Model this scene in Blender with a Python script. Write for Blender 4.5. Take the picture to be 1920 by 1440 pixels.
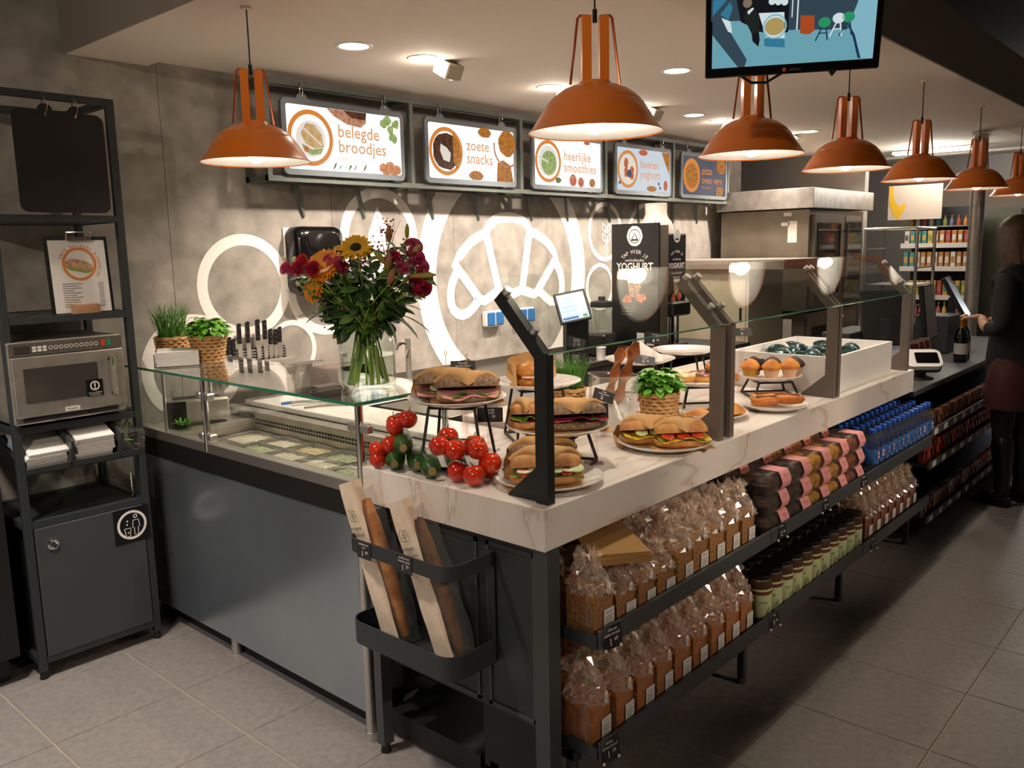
import bpy, bmesh, math, random
from mathutils import Vector as V, Matrix as MX, Euler
for o in list(bpy.data.objects): bpy.data.objects.remove(o)
SC = bpy.context.scene
COL = SC.collection
PI = math.pi
rnd = random.Random(7)
# ---------------------------------------------------------------- camera, world, exposure
YAW, PITCH, ROLL = math.radians(41.744), math.radians(-9.107), math.radians(-1.188)
cd = bpy.data.cameras.new('camera'); cam = bpy.data.objects.new('camera', cd); COL.objects.link(cam)
cd.sensor_width = 36; cd.sensor_fit = 'HORIZONTAL'; cd.lens = 1586.5/1920*36; cd.clip_start = .05
_f = V((math.cos(PITCH)*math.cos(YAW), math.cos(PITCH)*math.sin(YAW), math.sin(PITCH)))
_r = V((math.sin(YAW), -math.cos(YAW), 0)); _u = _r.cross(_f)
_r2 = _r*math.cos(ROLL)+_u*math.sin(ROLL); _u2 = -_r*math.sin(ROLL)+_u*math.cos(ROLL)
cam.matrix_world = MX.Translation((0,0,1.6)) @ MX((_r2, _u2, -_f)).transposed().to_4x4()
SC.camera = cam
w = bpy.data.worlds.new('store_dimness'); SC.world = w; w.use_nodes = True
w.node_tree.nodes['Background'].inputs[0].default_value = (.8,.78,.76,1)
w.node_tree.nodes['Background'].inputs[1].default_value = .10
vs = SC.view_settings
vs.view_transform = 'Standard'; vs.look = 'None'; vs.gamma = 1; vs.use_curve_mapping = False; vs.exposure = 0.45
WARM = (1,.83,.65); WARM2 = (1,.85,.71)
PEND = 8.5      # watts of one pendant bulb
DOWN = 40.0     # watts of one ceiling downlight
SPOT = 84.0     # watts of one adjustable wall spot
FILL_SPOT = 190.0     # watts of one added spot out of view
FILL_CEIL = 22.0    # watts of one added fill light around the canopy
# ---------------------------------------------------------------- helpers
def lin(c):
    if isinstance(c, str):
        c = c.lstrip('#'); c = [int(c[i:i+2],16)/255 for i in (0,2,4)]
        c = [x/12.92 if x <= .04045 else ((x+.055)/1.055)**2.4 for x in c]
    return (c[0],c[1],c[2],1)
MATS = {}
def mat(name, col='#888888', rough=.5, metal=0, emit=0, noise=None, bump=None, alpha=None, spec=None, coat=0, trans=0, ior=1.45, sss=0, screen=False):
    """noise=(scale, colour2, detail, contrast low, high); bump=(scale, strength)"""
    if name in MATS: return MATS[name]
    m = bpy.data.materials.new(name); m.use_nodes = True; MATS[name] = m
    nt = m.node_tree; b = nt.nodes['Principled BSDF']
    b.inputs['Base Color'].default_value = lin(col); b.inputs['Roughness'].default_value = rough; b.inputs['Metallic'].default_value = metal
    if spec is not None: b.inputs['Specular IOR Level'].default_value = spec
    if coat: b.inputs['Coat Weight'].default_value = coat; b.inputs['Coat Roughness'].default_value = .08
    if trans: b.inputs['Transmission Weight'].default_value = trans; b.inputs['IOR'].default_value = ior
    if sss:
        b.inputs['Subsurface Weight'].default_value = sss; b.inputs['Subsurface Radius'].default_value = (.01,.004,.002)
    if emit:
        b.inputs['Emission Color'].default_value = lin(col); b.inputs['Emission Strength'].default_value = emit
    if screen: b.inputs['Base Color'].default_value = (.01,.01,.012,1); b.inputs['Roughness'].default_value = .6; b.inputs['Specular IOR Level'].default_value = .15
    if noise or bump:
        tc = nt.nodes.new('ShaderNodeTexCoord')
    if noise:
        sc, c2, det, lo, hi = (list(noise)+[4,.35,.65])[:5] if len(noise) < 5 else noise
        n = nt.nodes.new('ShaderNodeTexNoise'); n.inputs['Scale'].default_value = sc; n.inputs['Detail'].default_value = det
        r = nt.nodes.new('ShaderNodeValToRGB'); r.color_ramp.elements[0].position = lo; r.color_ramp.elements[1].position = hi
        r.color_ramp.elements[0].color = lin(col); r.color_ramp.elements[1].color = lin(c2)
        nt.links.new(tc.outputs['Object'], n.inputs['Vector']); nt.links.new(n.outputs['Fac'], r.inputs['Fac'])
        if not screen: nt.links.new(r.outputs['Color'], b.inputs['Base Color'])
        if emit: nt.links.new(r.outputs['Color'], b.inputs['Emission Color'])
    if bump:
        n2 = nt.nodes.new('ShaderNodeTexNoise'); n2.inputs['Scale'].default_value = bump[0]; n2.inputs['Detail'].default_value = 3
        bp = nt.nodes.new('ShaderNodeBump'); bp.inputs['Strength'].default_value = bump[1]; bp.inputs['Distance'].default_value = .01
        nt.links.new(tc.outputs['Object'], n2.inputs['Vector']); nt.links.new(n2.outputs['Fac'], bp.inputs['Height']); nt.links.new(bp.outputs['Normal'], b.inputs['Normal'])
    return m
def glass(name, tint='#f4fbf8', refl=1.0, rough=0.0, ior=1.45, haze=0, hazecol='#ffffff'):
    """thin clear sheet: transparent + fresnel reflection (+ a little diffuse haze for cellophane)"""
    if name in MATS: return MATS[name]
    m = bpy.data.materials.new(name); m.use_nodes = True; MATS[name] = m
    nt = m.node_tree; nt.nodes.clear()
    out = nt.nodes.new('ShaderNodeOutputMaterial'); t = nt.nodes.new('ShaderNodeBsdfTransparent'); g = nt.nodes.new('ShaderNodeBsdfGlossy')
    t.inputs[0].default_value = lin(tint); g.inputs['Roughness'].default_value = rough; g.inputs[0].default_value = (refl,refl,refl,1)
    lw = nt.nodes.new('ShaderNodeLayerWeight'); lw.inputs[0].default_value = .5   # Schlick reflectance, same from both sides
    pw = nt.nodes.new('ShaderNodeMath'); pw.operation = 'POWER'; pw.inputs[1].default_value = 5
    fr = nt.nodes.new('ShaderNodeMath'); fr.operation = 'MULTIPLY_ADD'; f0 = ((ior-1)/(ior+1))**2; fr.inputs[1].default_value = 1-f0; fr.inputs[2].default_value = f0
    nt.links.new(lw.outputs['Facing'], pw.inputs[0]); nt.links.new(pw.outputs[0], fr.inputs[0])
    mx = nt.nodes.new('ShaderNodeMixShader')
    nt.links.new(fr.outputs[0], mx.inputs[0]); nt.links.new(t.outputs[0], mx.inputs[1]); nt.links.new(g.outputs[0], mx.inputs[2])
    last = mx
    if haze:
        d = nt.nodes.new('ShaderNodeBsdfDiffuse'); d.inputs[0].default_value = lin(hazecol)
        m2 = nt.nodes.new('ShaderNodeMixShader'); m2.inputs[0].default_value = haze
        nt.links.new(mx.outputs[0], m2.inputs[1]); nt.links.new(d.outputs[0], m2.inputs[2]); last = m2
    nt.links.new(last.outputs[0], out.inputs[0])
    return m
class B:
    """collects shapes into one mesh"""
    def __init__(s, M=None): s.v = []; s.f = []; s.M = M
    def add(s, v, f, M=None):
        o = len(s.v); v = [V(p) for p in v]
        for q in (M, s.M):
            if q is not None: v = [q @ p for p in v]
        s.v += v; s.f += [tuple(i+o for i in q) for q in f]; return s
    def box(s, x0, x1, y0, y1, z0, z1, M=None, bev=0):
        if bev:
            bm = bmesh.new(); bmesh.ops.create_cube(bm, size=1)
            for q in bm.verts: q.co = V(((x0+x1)/2+q.co.x*(x1-x0), (y0+y1)/2+q.co.y*(y1-y0), (z0+z1)/2+q.co.z*(z1-z0)))
            bmesh.ops.bevel(bm, geom=bm.edges[:], offset=bev, segments=1, affect='EDGES', profile=.5)
            bm.verts.index_update(); v = [q.co.copy() for q in bm.verts]; f = [[q.index for q in c.verts] for c in bm.faces]; bm.free()
            return s.add(v, f, M)
        v = [(x,y,z) for z in (z0,z1) for y in (y0,y1) for x in (x0,x1)]
        return s.add(v, [(0,2,3,1),(4,5,7,6),(0,1,5,4),(2,6,7,3),(0,4,6,2),(1,3,7,5)], M)
    def cyl(s, p0, p1, r0, r1=None, n=12, cap=True):
        r1 = r0 if r1 is None else r1
        p0 = V(p0); p1 = V(p1); d = (p1-p0).normalized(); a = d.orthogonal().normalized(); b = d.cross(a)
        v = []
        for p, r in ((p0,r0),(p1,r1)):
            for i in range(n):
                t = 2*PI*i/n; v.append(p+a*(r*math.cos(t))+b*(r*math.sin(t)))
        f = [(i,(i+1)%n,n+(i+1)%n,n+i) for i in range(n)]
        if cap: f += [tuple(range(n))[::-1], tuple(range(n,2*n))]
        return s.add(v, f)
    def tube(s, pts, r, n=6, closed=False, cap=True):
        pts = [V(p) for p in pts]; m = len(pts); v = []; prev = None
        for i, p in enumerate(pts):
            if closed: d = pts[(i+1)%m]-pts[i-1]
            else: d = pts[min(i+1,m-1)]-pts[max(i-1,0)]
            d.normalize()
            a = d.orthogonal().normalized() if prev is None else (prev-d*prev.dot(d)).normalized()
            prev = a; b = d.cross(a); rr = r[i] if isinstance(r, (list,tuple)) else r
            for k in range(n):
                t = 2*PI*(k+.5)/n; v.append(p+a*(rr*math.cos(t))+b*(rr*math.sin(t)))
        f = []
        for i in range(m if closed else m-1):
            j = (i+1)%m
            for k in range(n): f.append((i*n+k,i*n+(k+1)%n,j*n+(k+1)%n,j*n+k))
        if cap and not closed: f += [tuple(range(n))[::-1], tuple(range((m-1)*n,m*n))]
        return s.add(v, f)
    def bar(s, p0, p1, w, h=None, up=(0,0,1)):
        """rectangular bar of width w (sideways) and height h (along up)"""
        h = w if h is None else h
        p0 = V(p0); p1 = V(p1); d = (p1-p0).normalized(); up = V(up)
        if abs(d.dot(up)) > .95: up = V((1,0,0)) if abs(d.x) < .9 else V((0,1,0))
        a = d.cross(up).normalized(); b = a.cross(d)
        v = [p+a*(i*w/2)+b*(j*h/2) for p in (p0,p1) for i,j in ((-1,-1),(1,-1),(1,1),(-1,1))]
        return s.add(v, [(0,1,2,3)[::-1],(4,5,6,7),(0,1,5,4),(1,2,6,5),(2,3,7,6),(3,0,4,7)])
    def lathe(s, prof, n=24, c=(0,0,0), M=None, sx=1, sy=1):
        v = []; f = []; m = len(prof)
        for r, z in prof:
            for i in range(n):
                t = 2*PI*i/n; v.append((c[0]+r*sx*math.cos(t), c[1]+r*sy*math.sin(t), c[2]+z))
        for j in range(m-1):
            for i in range(n): f.append((j*n+i,j*n+(i+1)%n,(j+1)*n+(i+1)%n,(j+1)*n+i))
        if prof[0][0] > 1e-6 and False: pass
        return s.add(v, f, M)
    def sph(s, c, r, nu=12, nv=8, M=None):
        rx, ry, rz = (r,r,r) if not isinstance(r,(tuple,list)) else r
        v = [(c[0],c[1],c[2]-rz)]; f = []
        for j in range(1,nv):
            p = -PI/2+PI*j/nv
            for i in range(nu):
                t = 2*PI*i/nu; v.append((c[0]+rx*math.cos(p)*math.cos(t), c[1]+ry*math.cos(p)*math.sin(t), c[2]+rz*math.sin(p)))
        v.append((c[0],c[1],c[2]+rz)); L = len(v)-1
        for i in range(nu):
            f.append((0,1+(i+1)%nu,1+i)); f.append((L,L-nu+i,L-nu+(i+1)%nu))
            for j in range(nv-2):
                a = 1+j*nu; f.append((a+i,a+(i+1)%nu,a+nu+(i+1)%nu,a+nu+i))
        return s.add(v, f, M)
    def prism(s, pts, ext, M=None):
        """closed polygon (3D points) pushed along ext"""
        pts = [V(p) for p in pts]; e = V(ext); n = len(pts)
        f = [tuple(range(n))[::-1], tuple(range(n,2*n))]+[(i,(i+1)%n,n+(i+1)%n,n+i) for i in range(n)]
        return s.add(pts+[p+e for p in pts], f, M)
    def grid(s, fn, nu, nv, closed_u=False, M=None):
        v = []; f = []
        nn = nu if closed_u else nu+1
        for j in range(nv+1):
            for i in range(nn): v.append(fn(i/nu, j/nv))
        for j in range(nv):
            for i in range(nu):
                i2 = (i+1)%nn; f.append((j*nn+i,j*nn+i2,(j+1)*nn+i2,(j+1)*nn+i))
        return s.add(v, f, M)
    def mesh(s, name, m, smooth=30):
        me = bpy.data.meshes.new(name); me.from_pydata([tuple(p) for p in s.v], [], s.f)
        if m is not None: me.materials.append(MATS[m] if isinstance(m,str) else m)
        if smooth:
            bm = bmesh.new(); bm.from_mesh(me)
            bmesh.ops.recalc_face_normals(bm, faces=bm.faces[:])
            a = math.radians(smooth)
            for q in bm.faces: q.smooth = True
            for e in bm.edges: e.smooth = len(e.link_faces) == 2 and e.calc_face_angle(0) < a
            bm.to_mesh(me); bm.free()
        return me
    def obj(s, name, m, parent=None, smooth=30):
        return link(name, s.mesh(name, m, smooth), parent)
def link(name, me, parent=None, loc=None, M=None):
    o = bpy.data.objects.new(name, me); COL.objects.link(o)
    if parent is not None: o.parent = parent
    if loc is not None: o.location = loc
    if M is not None: o.matrix_local = M
    return o
def tag(o, label=None, cat=None, group=None, kind=None):
    if label: o['label'] = label
    if cat: o['category'] = cat
    if group: o['group'] = group
    if kind: o['kind'] = kind
    return o
def T(name, label, cat, loc=(0,0,0), rotz=0, group=None):
    o = bpy.data.objects.new(name, None); COL.objects.link(o); o.empty_display_size = .05
    o.location = loc; o.rotation_euler = (0,0,rotz)
    return tag(o, label, cat, group)
def struct(o): o['kind'] = 'structure'; return o
def dup(root, loc=None, rotz=None, label=None, rot=None, scale=None):
    r = root.copy(); COL.objects.link(r)
    if loc is not None: r.location = loc
    if rotz is not None: r.rotation_euler = (0,0,rotz)
    if rot is not None: r.rotation_euler = rot
    if scale is not None: r.scale = scale
    if label: r['label'] = label
    for ch in list(root.children):
        c = ch.copy(); COL.objects.link(c); c.parent = r
        for g in list(ch.children):
            d = g.copy(); COL.objects.link(d); d.parent = c
    return r
ORD = ['','first','second','third','fourth','fifth','sixth','seventh','eighth','ninth','tenth','eleventh','twelfth','thirteenth','fourteenth','fifteenth','sixteenth','seventeenth','eighteenth','nineteenth','twentieth']
def text_mesh(s, size, m, align='CENTER', bold=0, sx=1):
    c = bpy.data.curves.new('t','FONT'); c.body = s; c.size = size; c.align_x = align; c.align_y = 'CENTER'; c.resolution_u = 2; c.offset = bold
    o = bpy.data.objects.new('t', c); COL.objects.link(o); bpy.context.view_layer.update()
    me = bpy.data.meshes.new_from_object(o.evaluated_get(bpy.context.evaluated_depsgraph_get())); bpy.data.objects.remove(o)
    me.materials.clear(); me.materials.append(MATS[m] if isinstance(m,str) else m)
    if sx != 1: me.transform(MX.Diagonal((sx,1,1,1)))
    return me
class Face:
    """flat print on a plane: origin, u (right), v (up), n (outward) ; lays shapes in thin layers"""
    def __init__(s, o, u, v, parent=None, step=.0008):
        s.o = V(o); s.u = V(u).normalized(); s.v = V(v).normalized(); s.n = s.u.cross(s.v); s.parent = parent; s.step = step
    def p(s, x, y, k=1): return s.o+s.u*x+s.v*y+s.n*(k*s.step)
    def M(s, x, y, k=1, ang=0):
        m = MX((s.u,s.v,s.n)).transposed().to_4x4(); m.translation = s.p(x,y,k); return m @ MX.Rotation(ang,4,'Z')
    def poly(s, pts, k=1, b=None):
        b = b or B(); q = [s.p(x,y,k) for x,y in pts]; b.add(q, [tuple(range(len(q)))]); return b
    def rect(s, x0, x1, y0, y1, k=1, b=None): return s.poly([(x0,y0),(x1,y0),(x1,y1),(x0,y1)], k, b)
    def disc(s, x, y, r, k=1, n=24, b=None, ry=None, wob=0, seed=0):
        g = random.Random(seed); ry = ry or r
        return s.poly([(x+(r*(1+wob*g.uniform(-1,1)))*math.cos(2*PI*i/n), y+(ry*(1+wob*g.uniform(-1,1)))*math.sin(2*PI*i/n)) for i in range(n)], k, b)
    def ring(s, x, y, ro, ri, k=1, n=48, b=None, a0=0, a1=2*PI):
        b = b or B(); v = []; f = []
        for i in range(n+1):
            t = a0+(a1-a0)*i/n
            v += [s.p(x+ro*math.cos(t), y+ro*math.sin(t), k), s.p(x+ri*math.cos(t), y+ri*math.sin(t), k)]
        f = [(2*i,2*i+2,2*i+3,2*i+1) for i in range(n)]
        return b.add(v, f)
    def stroke(s, pts, w, k=1, b=None, cap=True):
        b = b or B(); m = len(pts); v = []
        P = [V((x,y)) for x,y in pts]
        for i in range(m):
            d = (P[min(i+1,m-1)]-P[max(i-1,0)]).normalized(); nn = V((-d.y,d.x))
            v += [s.p(*(P[i]+nn*(w/2)),k), s.p(*(P[i]-nn*(w/2)),k)]
        b.add(v, [(2*i,2*i+1,2*i+3,2*i+2) for i in range(m-1)])
        if cap:
            for i_,q in enumerate((P[0],P[-1])): s.disc(q.x,q.y,w/2,k+.04*(i_+1),12,b)
        return b
    def text(s, t, x, y, size, m, name='lettering', k=2, ang=0, parent=None, align='CENTER', bold=0, sx=1):
        return link(name, text_mesh(t,size,m,align,bold,sx), parent if parent is not None else s.parent, M=s.M(x,y,k,ang))
    def arc_text(s, t, x, y, r, a_mid, size, m, name='lettering', k=2, spread=None):
        me = None; b = B(); n = len(t); step = spread or size*.72/r
        objs = []
        for i, ch in enumerate(t):
            if ch == ' ': continue
            a = a_mid-(i-(n-1)/2)*step
            mm = text_mesh(ch,size,m); mm.transform(s.M(x+r*math.cos(a), y+r*math.sin(a), k, a-PI/2))
            b.add([q.co for q in mm.vertices],[tuple(p.vertices) for p in mm.polygons]); bpy.data.meshes.remove(mm)
        return b.obj(name, m, s.parent, smooth=0)
def lamp(name, kind, loc, watts, color=WARM, parent=None, size=.05, rot=None, angle=None, blend=.5, target=None):
    l = bpy.data.lights.new(name, kind); l.energy = watts; l.color = color
    if kind == 'POINT': l.shadow_soft_size = size
    if kind == 'SPOT': l.spot_size = angle; l.spot_blend = blend; l.shadow_soft_size = size
    if kind == 'AREA': l.shape = 'DISK'; l.size = size
    o = bpy.data.objects.new(name, l); COL.objects.link(o); o.location = loc
    if parent is not None: o.parent = parent
    if rot is not None: o.rotation_euler = rot
    if target is not None: o.rotation_euler = (V(target)-V(loc)).to_track_quat('-Z','Y').to_euler()
    return o
def rrect(w, h, r, n=5, cx=0, cy=0):
    """rounded rectangle outline, counter-clockwise, 2D"""
    out = []
    for (x,y,a) in ((w/2-r,h/2-r,0),(-w/2+r,h/2-r,PI/2),(-w/2+r,-h/2+r,PI),(w/2-r,-h/2+r,3*PI/2)):
        for i in range(n+1): t = a+PI/2*i/n; out.append((cx+x+r*math.cos(t), cy+y+r*math.sin(t)))
    return out
# ---------------------------------------------------------------- materials
mat('tile','#938a84',.42,noise=(38,'#7f7772',5,.3,.7),bump=(160,.12))
mat('grout','#b5a68d',.9)
mat('concrete','#837e77',.75,noise=(9,'#a9a39b',14,.30,.70),bump=(60,.06))
mat('wallpaint','#a39c94',.9)
mat('ceiling_paint','#e2d8cd',.9)
mat('fascia_paint','#8b8177',.85)
mat('darkceil','#1b1918',.95)
mat('print_white','#f4efea',.6)
mat('black','#141414',.5); mat('blackgloss','#0d0d0e',.16,coat=.4); mat('blackmatte','#1d1d1e',.75)
mat('anthracite','#2c3134',.5,bump=(300,.03)); mat('anthracite2','#3f4244',.45)
mat('steelpanel','#a9b4bf',.24,metal=.85,noise=(3,'#b5c0c8',2,.3,.7))
mat('steel','#cfcbc5',.32,metal=.9,bump=(40,.01)); mat('steelbrush','#b5b0a9',.4,metal=.9,noise=(14,'#cec9c2',2,.3,.7)); mat('chrome','#e2e0dd',.08,metal=1)
mat('white','#f2eeea',.45); mat('whitegloss','#f6f3ef',.15,coat=.3); mat('paper','#f3efec',.8); mat('clearplastic','#ffffff',.1)
glass('glass','#fafdfb'); glass('glass_edge','#4f9a84',1,.05); glass('plexi','#fbf6f6',.8,.02,1.3); glass('cello','#faf4ee',1.0,.12,1.5,.035)
glass('water','#fbfdfb',.8,0,1.33); glass('jarglass','#fbfdfc',1.2,.0,1.6,.05); glass('panglass','#bfb6aa',1,.04,1.5)
# ---------------------------------------------------------------- floor with single tiles
fl = struct(B().box(-3,14,-4,3.9,-.06,-.003).obj('floor','grout'))
SX, SY = .4484, .4434
tb = B().box(-SX/2+.0022,SX/2-.0022,-SY/2+.0022,SY/2-.0022,-.012,0,bev=.0012).mesh('tile','tile')
for i in range(-3,19):
    for j in range(-10,2):
        x = .908+SX*(i+.5); y = 3.33+SY*(j+.5)
        if x > 2.2 and y > 1.7: continue
        if y > 3.75: continue
        link('tile',tb,fl,(x,y,0))
struct(B().box(2.0,14,1.56,3.85,-.003,.001).obj('floor','darkceil'))
# ---------------------------------------------------------------- back wall in panels
WY = 3.82
wb = struct(B().box(-3,7.6,WY+.012,WY+.12,0,3.3).obj('wall_back','blackmatte'))
xs = [-3+.0,-1.76,-.84,.08,1.0,1.925,2.845,3.765,4.685,5.605,6.525,7.6]
for a,b in zip(xs[:-1],xs[1:]):
    B().box(a+.0012,b-.0012,WY,WY+.014,0,3.28).obj('panel','concrete',wb)
# wall on the far left and the far end of the shop, open ceiling
struct(B().box(-3.1,-3,-4,3.9,0,3.3).obj('wall_left','wallpaint'))
struct(B().box(-3.1,14.1,-4.1,-4,0,3.3).obj('wall_aisle','wallpaint'))
struct(B().box(14,14.1,-4,6.5,0,3.3).obj('wall_far','wallpaint'))
struct(B().box(7.6,14,6.4,6.5,0,3.3).obj('wall_recess','wallpaint'))
struct(B().box(-3.1,14.1,-4.1,6.5,3.3,3.4).obj('ceiling','darkceil'))
# dropped canopy over the counter: inner field, rim one step lower, outer fascia
ZR, ZI, CX0, CY0, CX1 = 2.435, 2.458, 1.525, 1.278, 9.8
cn = struct(B().box(CX0+.3,CX1-.02,CY0+.3,WY+.01,ZI,ZI+.05).obj('ceiling','ceiling_paint'))
B().box(CX0+.012,1.885,CY0+.012,WY,ZR,ZI+.06).obj('soffit_board','ceiling_paint',cn)
B().box(1.885,CX1-.012,CY0+.012,1.65,ZR,ZI+.06).obj('soffit_board','ceiling_paint',cn)
B().box(CX1-.36,CX1-.012,1.65,WY,ZR,ZI+.06).obj('soffit_board','ceiling_paint',cn)
B().box(CX0,CX0+.012,CY0,WY,ZR-.001,2.72).obj('fascia_board','fascia_paint',cn)
B().box(CX0,CX1,CY0,CY0+.012,ZR-.001,2.72).obj('fascia_board','fascia_paint',cn)
B().box(CX1-.012,CX1,CY0,WY,ZR-.001,2.72).obj('fascia_board','fascia_paint',cn)
B().box(CX0+.02,CX1-.02,CY0+.02,WY,2.70,2.715).obj('canopy_top','darkceil',cn)
# dark beams of the open ceiling seen above the fascia
for k,(x0,y0,y1) in enumerate(((6.0,-.3,.1),(8.0,-1.2,-.8))):
    struct(B().box(x0-4,13.5,y0,y1,2.95,3.15).obj('trim_%d'%(k+1),'darkceil'))
# ---------------------------------------------------------------- white print on the back wall
WF = Face((0,WY,0),(1,0,0),(0,0,1),None,.0012)
rings = [(2.295,1.44,.258,.203),(1.99,1.065,.257,.20),(2.545,1.10,.152,.125),(2.78,1.40,.245,.195),(3.175,1.675,.283,.222),(4.28,1.42,.84,.68),(5.384,1.71,.225,.19),(5.955,1.665,.277,.24),(5.31,1.295,.18,.15)]
gw = T('wall_graphic','white rings and croissant outline printed on the grey wall','wall decal',(4.2,WY,.87))
gp = MX.Translation((-4.2,-WY,-.87))
def wp(b,name): 
    o = b.obj(name,'print_white',gw,0); o.matrix_local = gp; return o
for k,(x,z,ro,ri) in enumerate(rings):
    b = WF.ring(x,z,ro,ri,1+k*.15,64)
    b.v = [V((p.x,p.y,max(p.z,.884))) for p in b.v]
    wp(b,'ring')
Q = [[(4.055, 1.699), (4.082, 1.749), (4.145, 1.787), (4.209, 1.802), (4.273, 1.805), (4.351, 1.801), (4.424, 1.782), (4.47, 1.747), (4.49, 1.712)], [(4.055, 1.699), (4.167, 1.326)], [(4.49, 1.712), (4.404, 1.323)], [(4.055, 1.699), (3.982, 1.677), (3.909, 1.643), (3.855, 1.603), (3.807, 1.559), (3.764, 1.508), (3.864, 1.403), (3.973, 1.285)], [(3.785, 1.463), (3.746, 1.412), (3.724, 1.356), (3.718, 1.308), (3.722, 1.267), (3.741, 1.225), (3.779, 1.197), (3.82, 1.187), (3.867, 1.196), (3.916, 1.226), (3.979, 1.278)], [(4.49, 1.712), (4.566, 1.692), (4.635, 1.663), (4.699, 1.622), (4.749, 1.572), (4.778, 1.526), (4.68, 1.423), (4.57, 1.306)], [(4.77, 1.498), (4.813, 1.442), (4.838, 1.381), (4.844, 1.32), (4.833, 1.26), (4.779, 1.221), (4.712, 1.22), (4.648, 1.256), (4.584, 1.305)], [(3.979, 1.278), (4.027, 1.265), (4.09, 1.292), (4.148, 1.32), (4.231, 1.295), (4.309, 1.297), (4.397, 1.319), (4.472, 1.297), (4.527, 1.283), (4.577, 1.301)]]
b = B()
for k,q in enumerate(Q): WF.stroke(q,.066,1.5+.08*k,b)
wp(b,'croissant_outline')
wp(WF.poly([(3.16,1.85),(3.09,1.70),(3.07,1.56),(3.12,1.46),(3.22,1.46),(3.28,1.56),(3.25,1.70)],1.4),'drop_shape')
b = B()
for z in (1.66,1.735):
    for sx in (-1,1):
        WF.stroke([(5.40+sx*.008,z-.03),(5.40+sx*.05,z-.005),(5.40+sx*.05,z+.04),(5.40+sx*.012,z+.015),(5.40+sx*.008,z-.03)],.011,2,b)
WF.stroke([(5.40,1.50),(5.40,1.62)],.01,2,b)
wp(b,'wheat_ear')
# ---------------------------------------------------------------- steel rack with microwave
RX0,RX1,RY0,RY1 = 1.045,1.522,3.378,3.80
rk = T('steel_rack','tall dark grey steel rack with a microwave and waste door','rack',(RX0,RY0,0))
rM = MX.Translation((-RX0,-RY0,0))
def rp(b,name,m='anthracite',par=rk): return b.obj(name,m,par)
def RB(): return B(rM)
w_=.028
for x in (RX0,RX1-w_):
    for y in (RY0,RY1-w_): rp(RB().box(x,x+w_,y,y+w_,.03,2.195,bev=.002),'post'); rp(RB().cyl((x+w_/2,y+w_/2,0),(x+w_/2,y+w_/2,.035),.016,.012),'foot','black')
for z in (2.17,1.732,1.362,.958,.596,.06):
    rp(RB().box(RX0+w_,RX1-w_,RY0,RY0+w_,z,z+.025).box(RX0+w_,RX1-w_,RY1-w_,RY1,z,z+.025).box(RX0,RX0+w_,RY0+w_,RY1-w_,z,z+.025).box(RX1-w_,RX1,RY0+w_,RY1-w_,z,z+.025),'rail_ring')
for z in (1.735,1.366,.962):
    rp(RB().box(RX0+w_,RX1-w_,RY0+w_,RY1-w_,z,z+.018),'shelf','anthracite2')
rp(RB().box(RX0+w_,RX1-w_,RY0+w_,RY1-w_,.60,.612).box(RX0+.05,RX0+.40,RY0+.03,RY0+.2,.60,.606),'waste_top','anthracite')
# napkin tray tilted forward with two dividers
tm = MX.Translation((0,RY0,.80)) @ MX.Rotation(math.radians(22),4,'X')
bt = RB()
for q in ((RX0+w_,RX1-w_,0,.30,0,.006),(RX0+w_,RX1-w_,0,.006,0,.03),(1.225,1.237,0,.26,0,.12),(1.412,1.424,0,.26,0,.12)): bt.box(*q,M=tm)
rp(bt,'napkin_tray','anthracite2')
dr = rp(RB().box(RX0+w_+.004,RX1-w_-.004,RY0-.002,RY0+.018,.085,.594,bev=.002),'waste_door','anthracite2')
rp(RB().box(RX0+w_,RX1-w_,RY0+.03,RY1-.01,.085,.10).box(RX0+.02,RX0+.026,RY0+.03,RY1-.03,.06,.59).box(RX1-.026,RX1-.02,RY0+.03,RY1-.03,.06,.59),'bin_case','black')
b = RB(); b.lathe([(0,.004),(.010,.004),(.016,.008),(.021,.006),(.021,0)],24,M=MX.Translation((1.136,RY0-.002,.523)) @ MX.Rotation(PI/2,4,'X')); rp(b,'finger_ring','chrome',dr)
rf = Face(V((1.438,RY0-.003,.520))-V((RX0,RY0,0)),(1,0,0),(0,0,1),rk)
mat('stickerblack','#0c0b0b',.35)
st = rp(rf.rect(-.072,.072,-.074,.072,1),'sticker','stickerblack')
b = rf.ring(0,0,.060,.050,2)
rf.ring(.015,.034,.0085,.005,2,20,b)
rf.stroke([(.005,.018),(.002,-.012),(.008,-.014),(.008,-.043),(.024,-.043),(.024,-.014),(.031,-.012),(.027,.018),(.005,.018)],.0028,2,b)
rf.stroke([(-.032,-.012),(-.026,-.046),(-.010,-.046),(-.006,-.012),(-.032,-.012)],.0028,2,b)
for q in ((-.02,.004),(-.018,.018),(-.017,-.03)): rf.disc(*q,.0035,2,10,b)
rp(b,'bin_pictogram','print_white',st)
# wire rack hanging inside right
b = RB()
for k in range(5): b.tube([(1.48,RY0+.06+.0*k,.64+.016*k),(1.48,RY0+.28,.64+.016*k)],.0022)
for y in (.06,.28): b.tube([(1.48,RY0+y,.62),(1.48,RY0+y,.72)],.003)
rp(b,'wire_holder','chrome')
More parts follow.
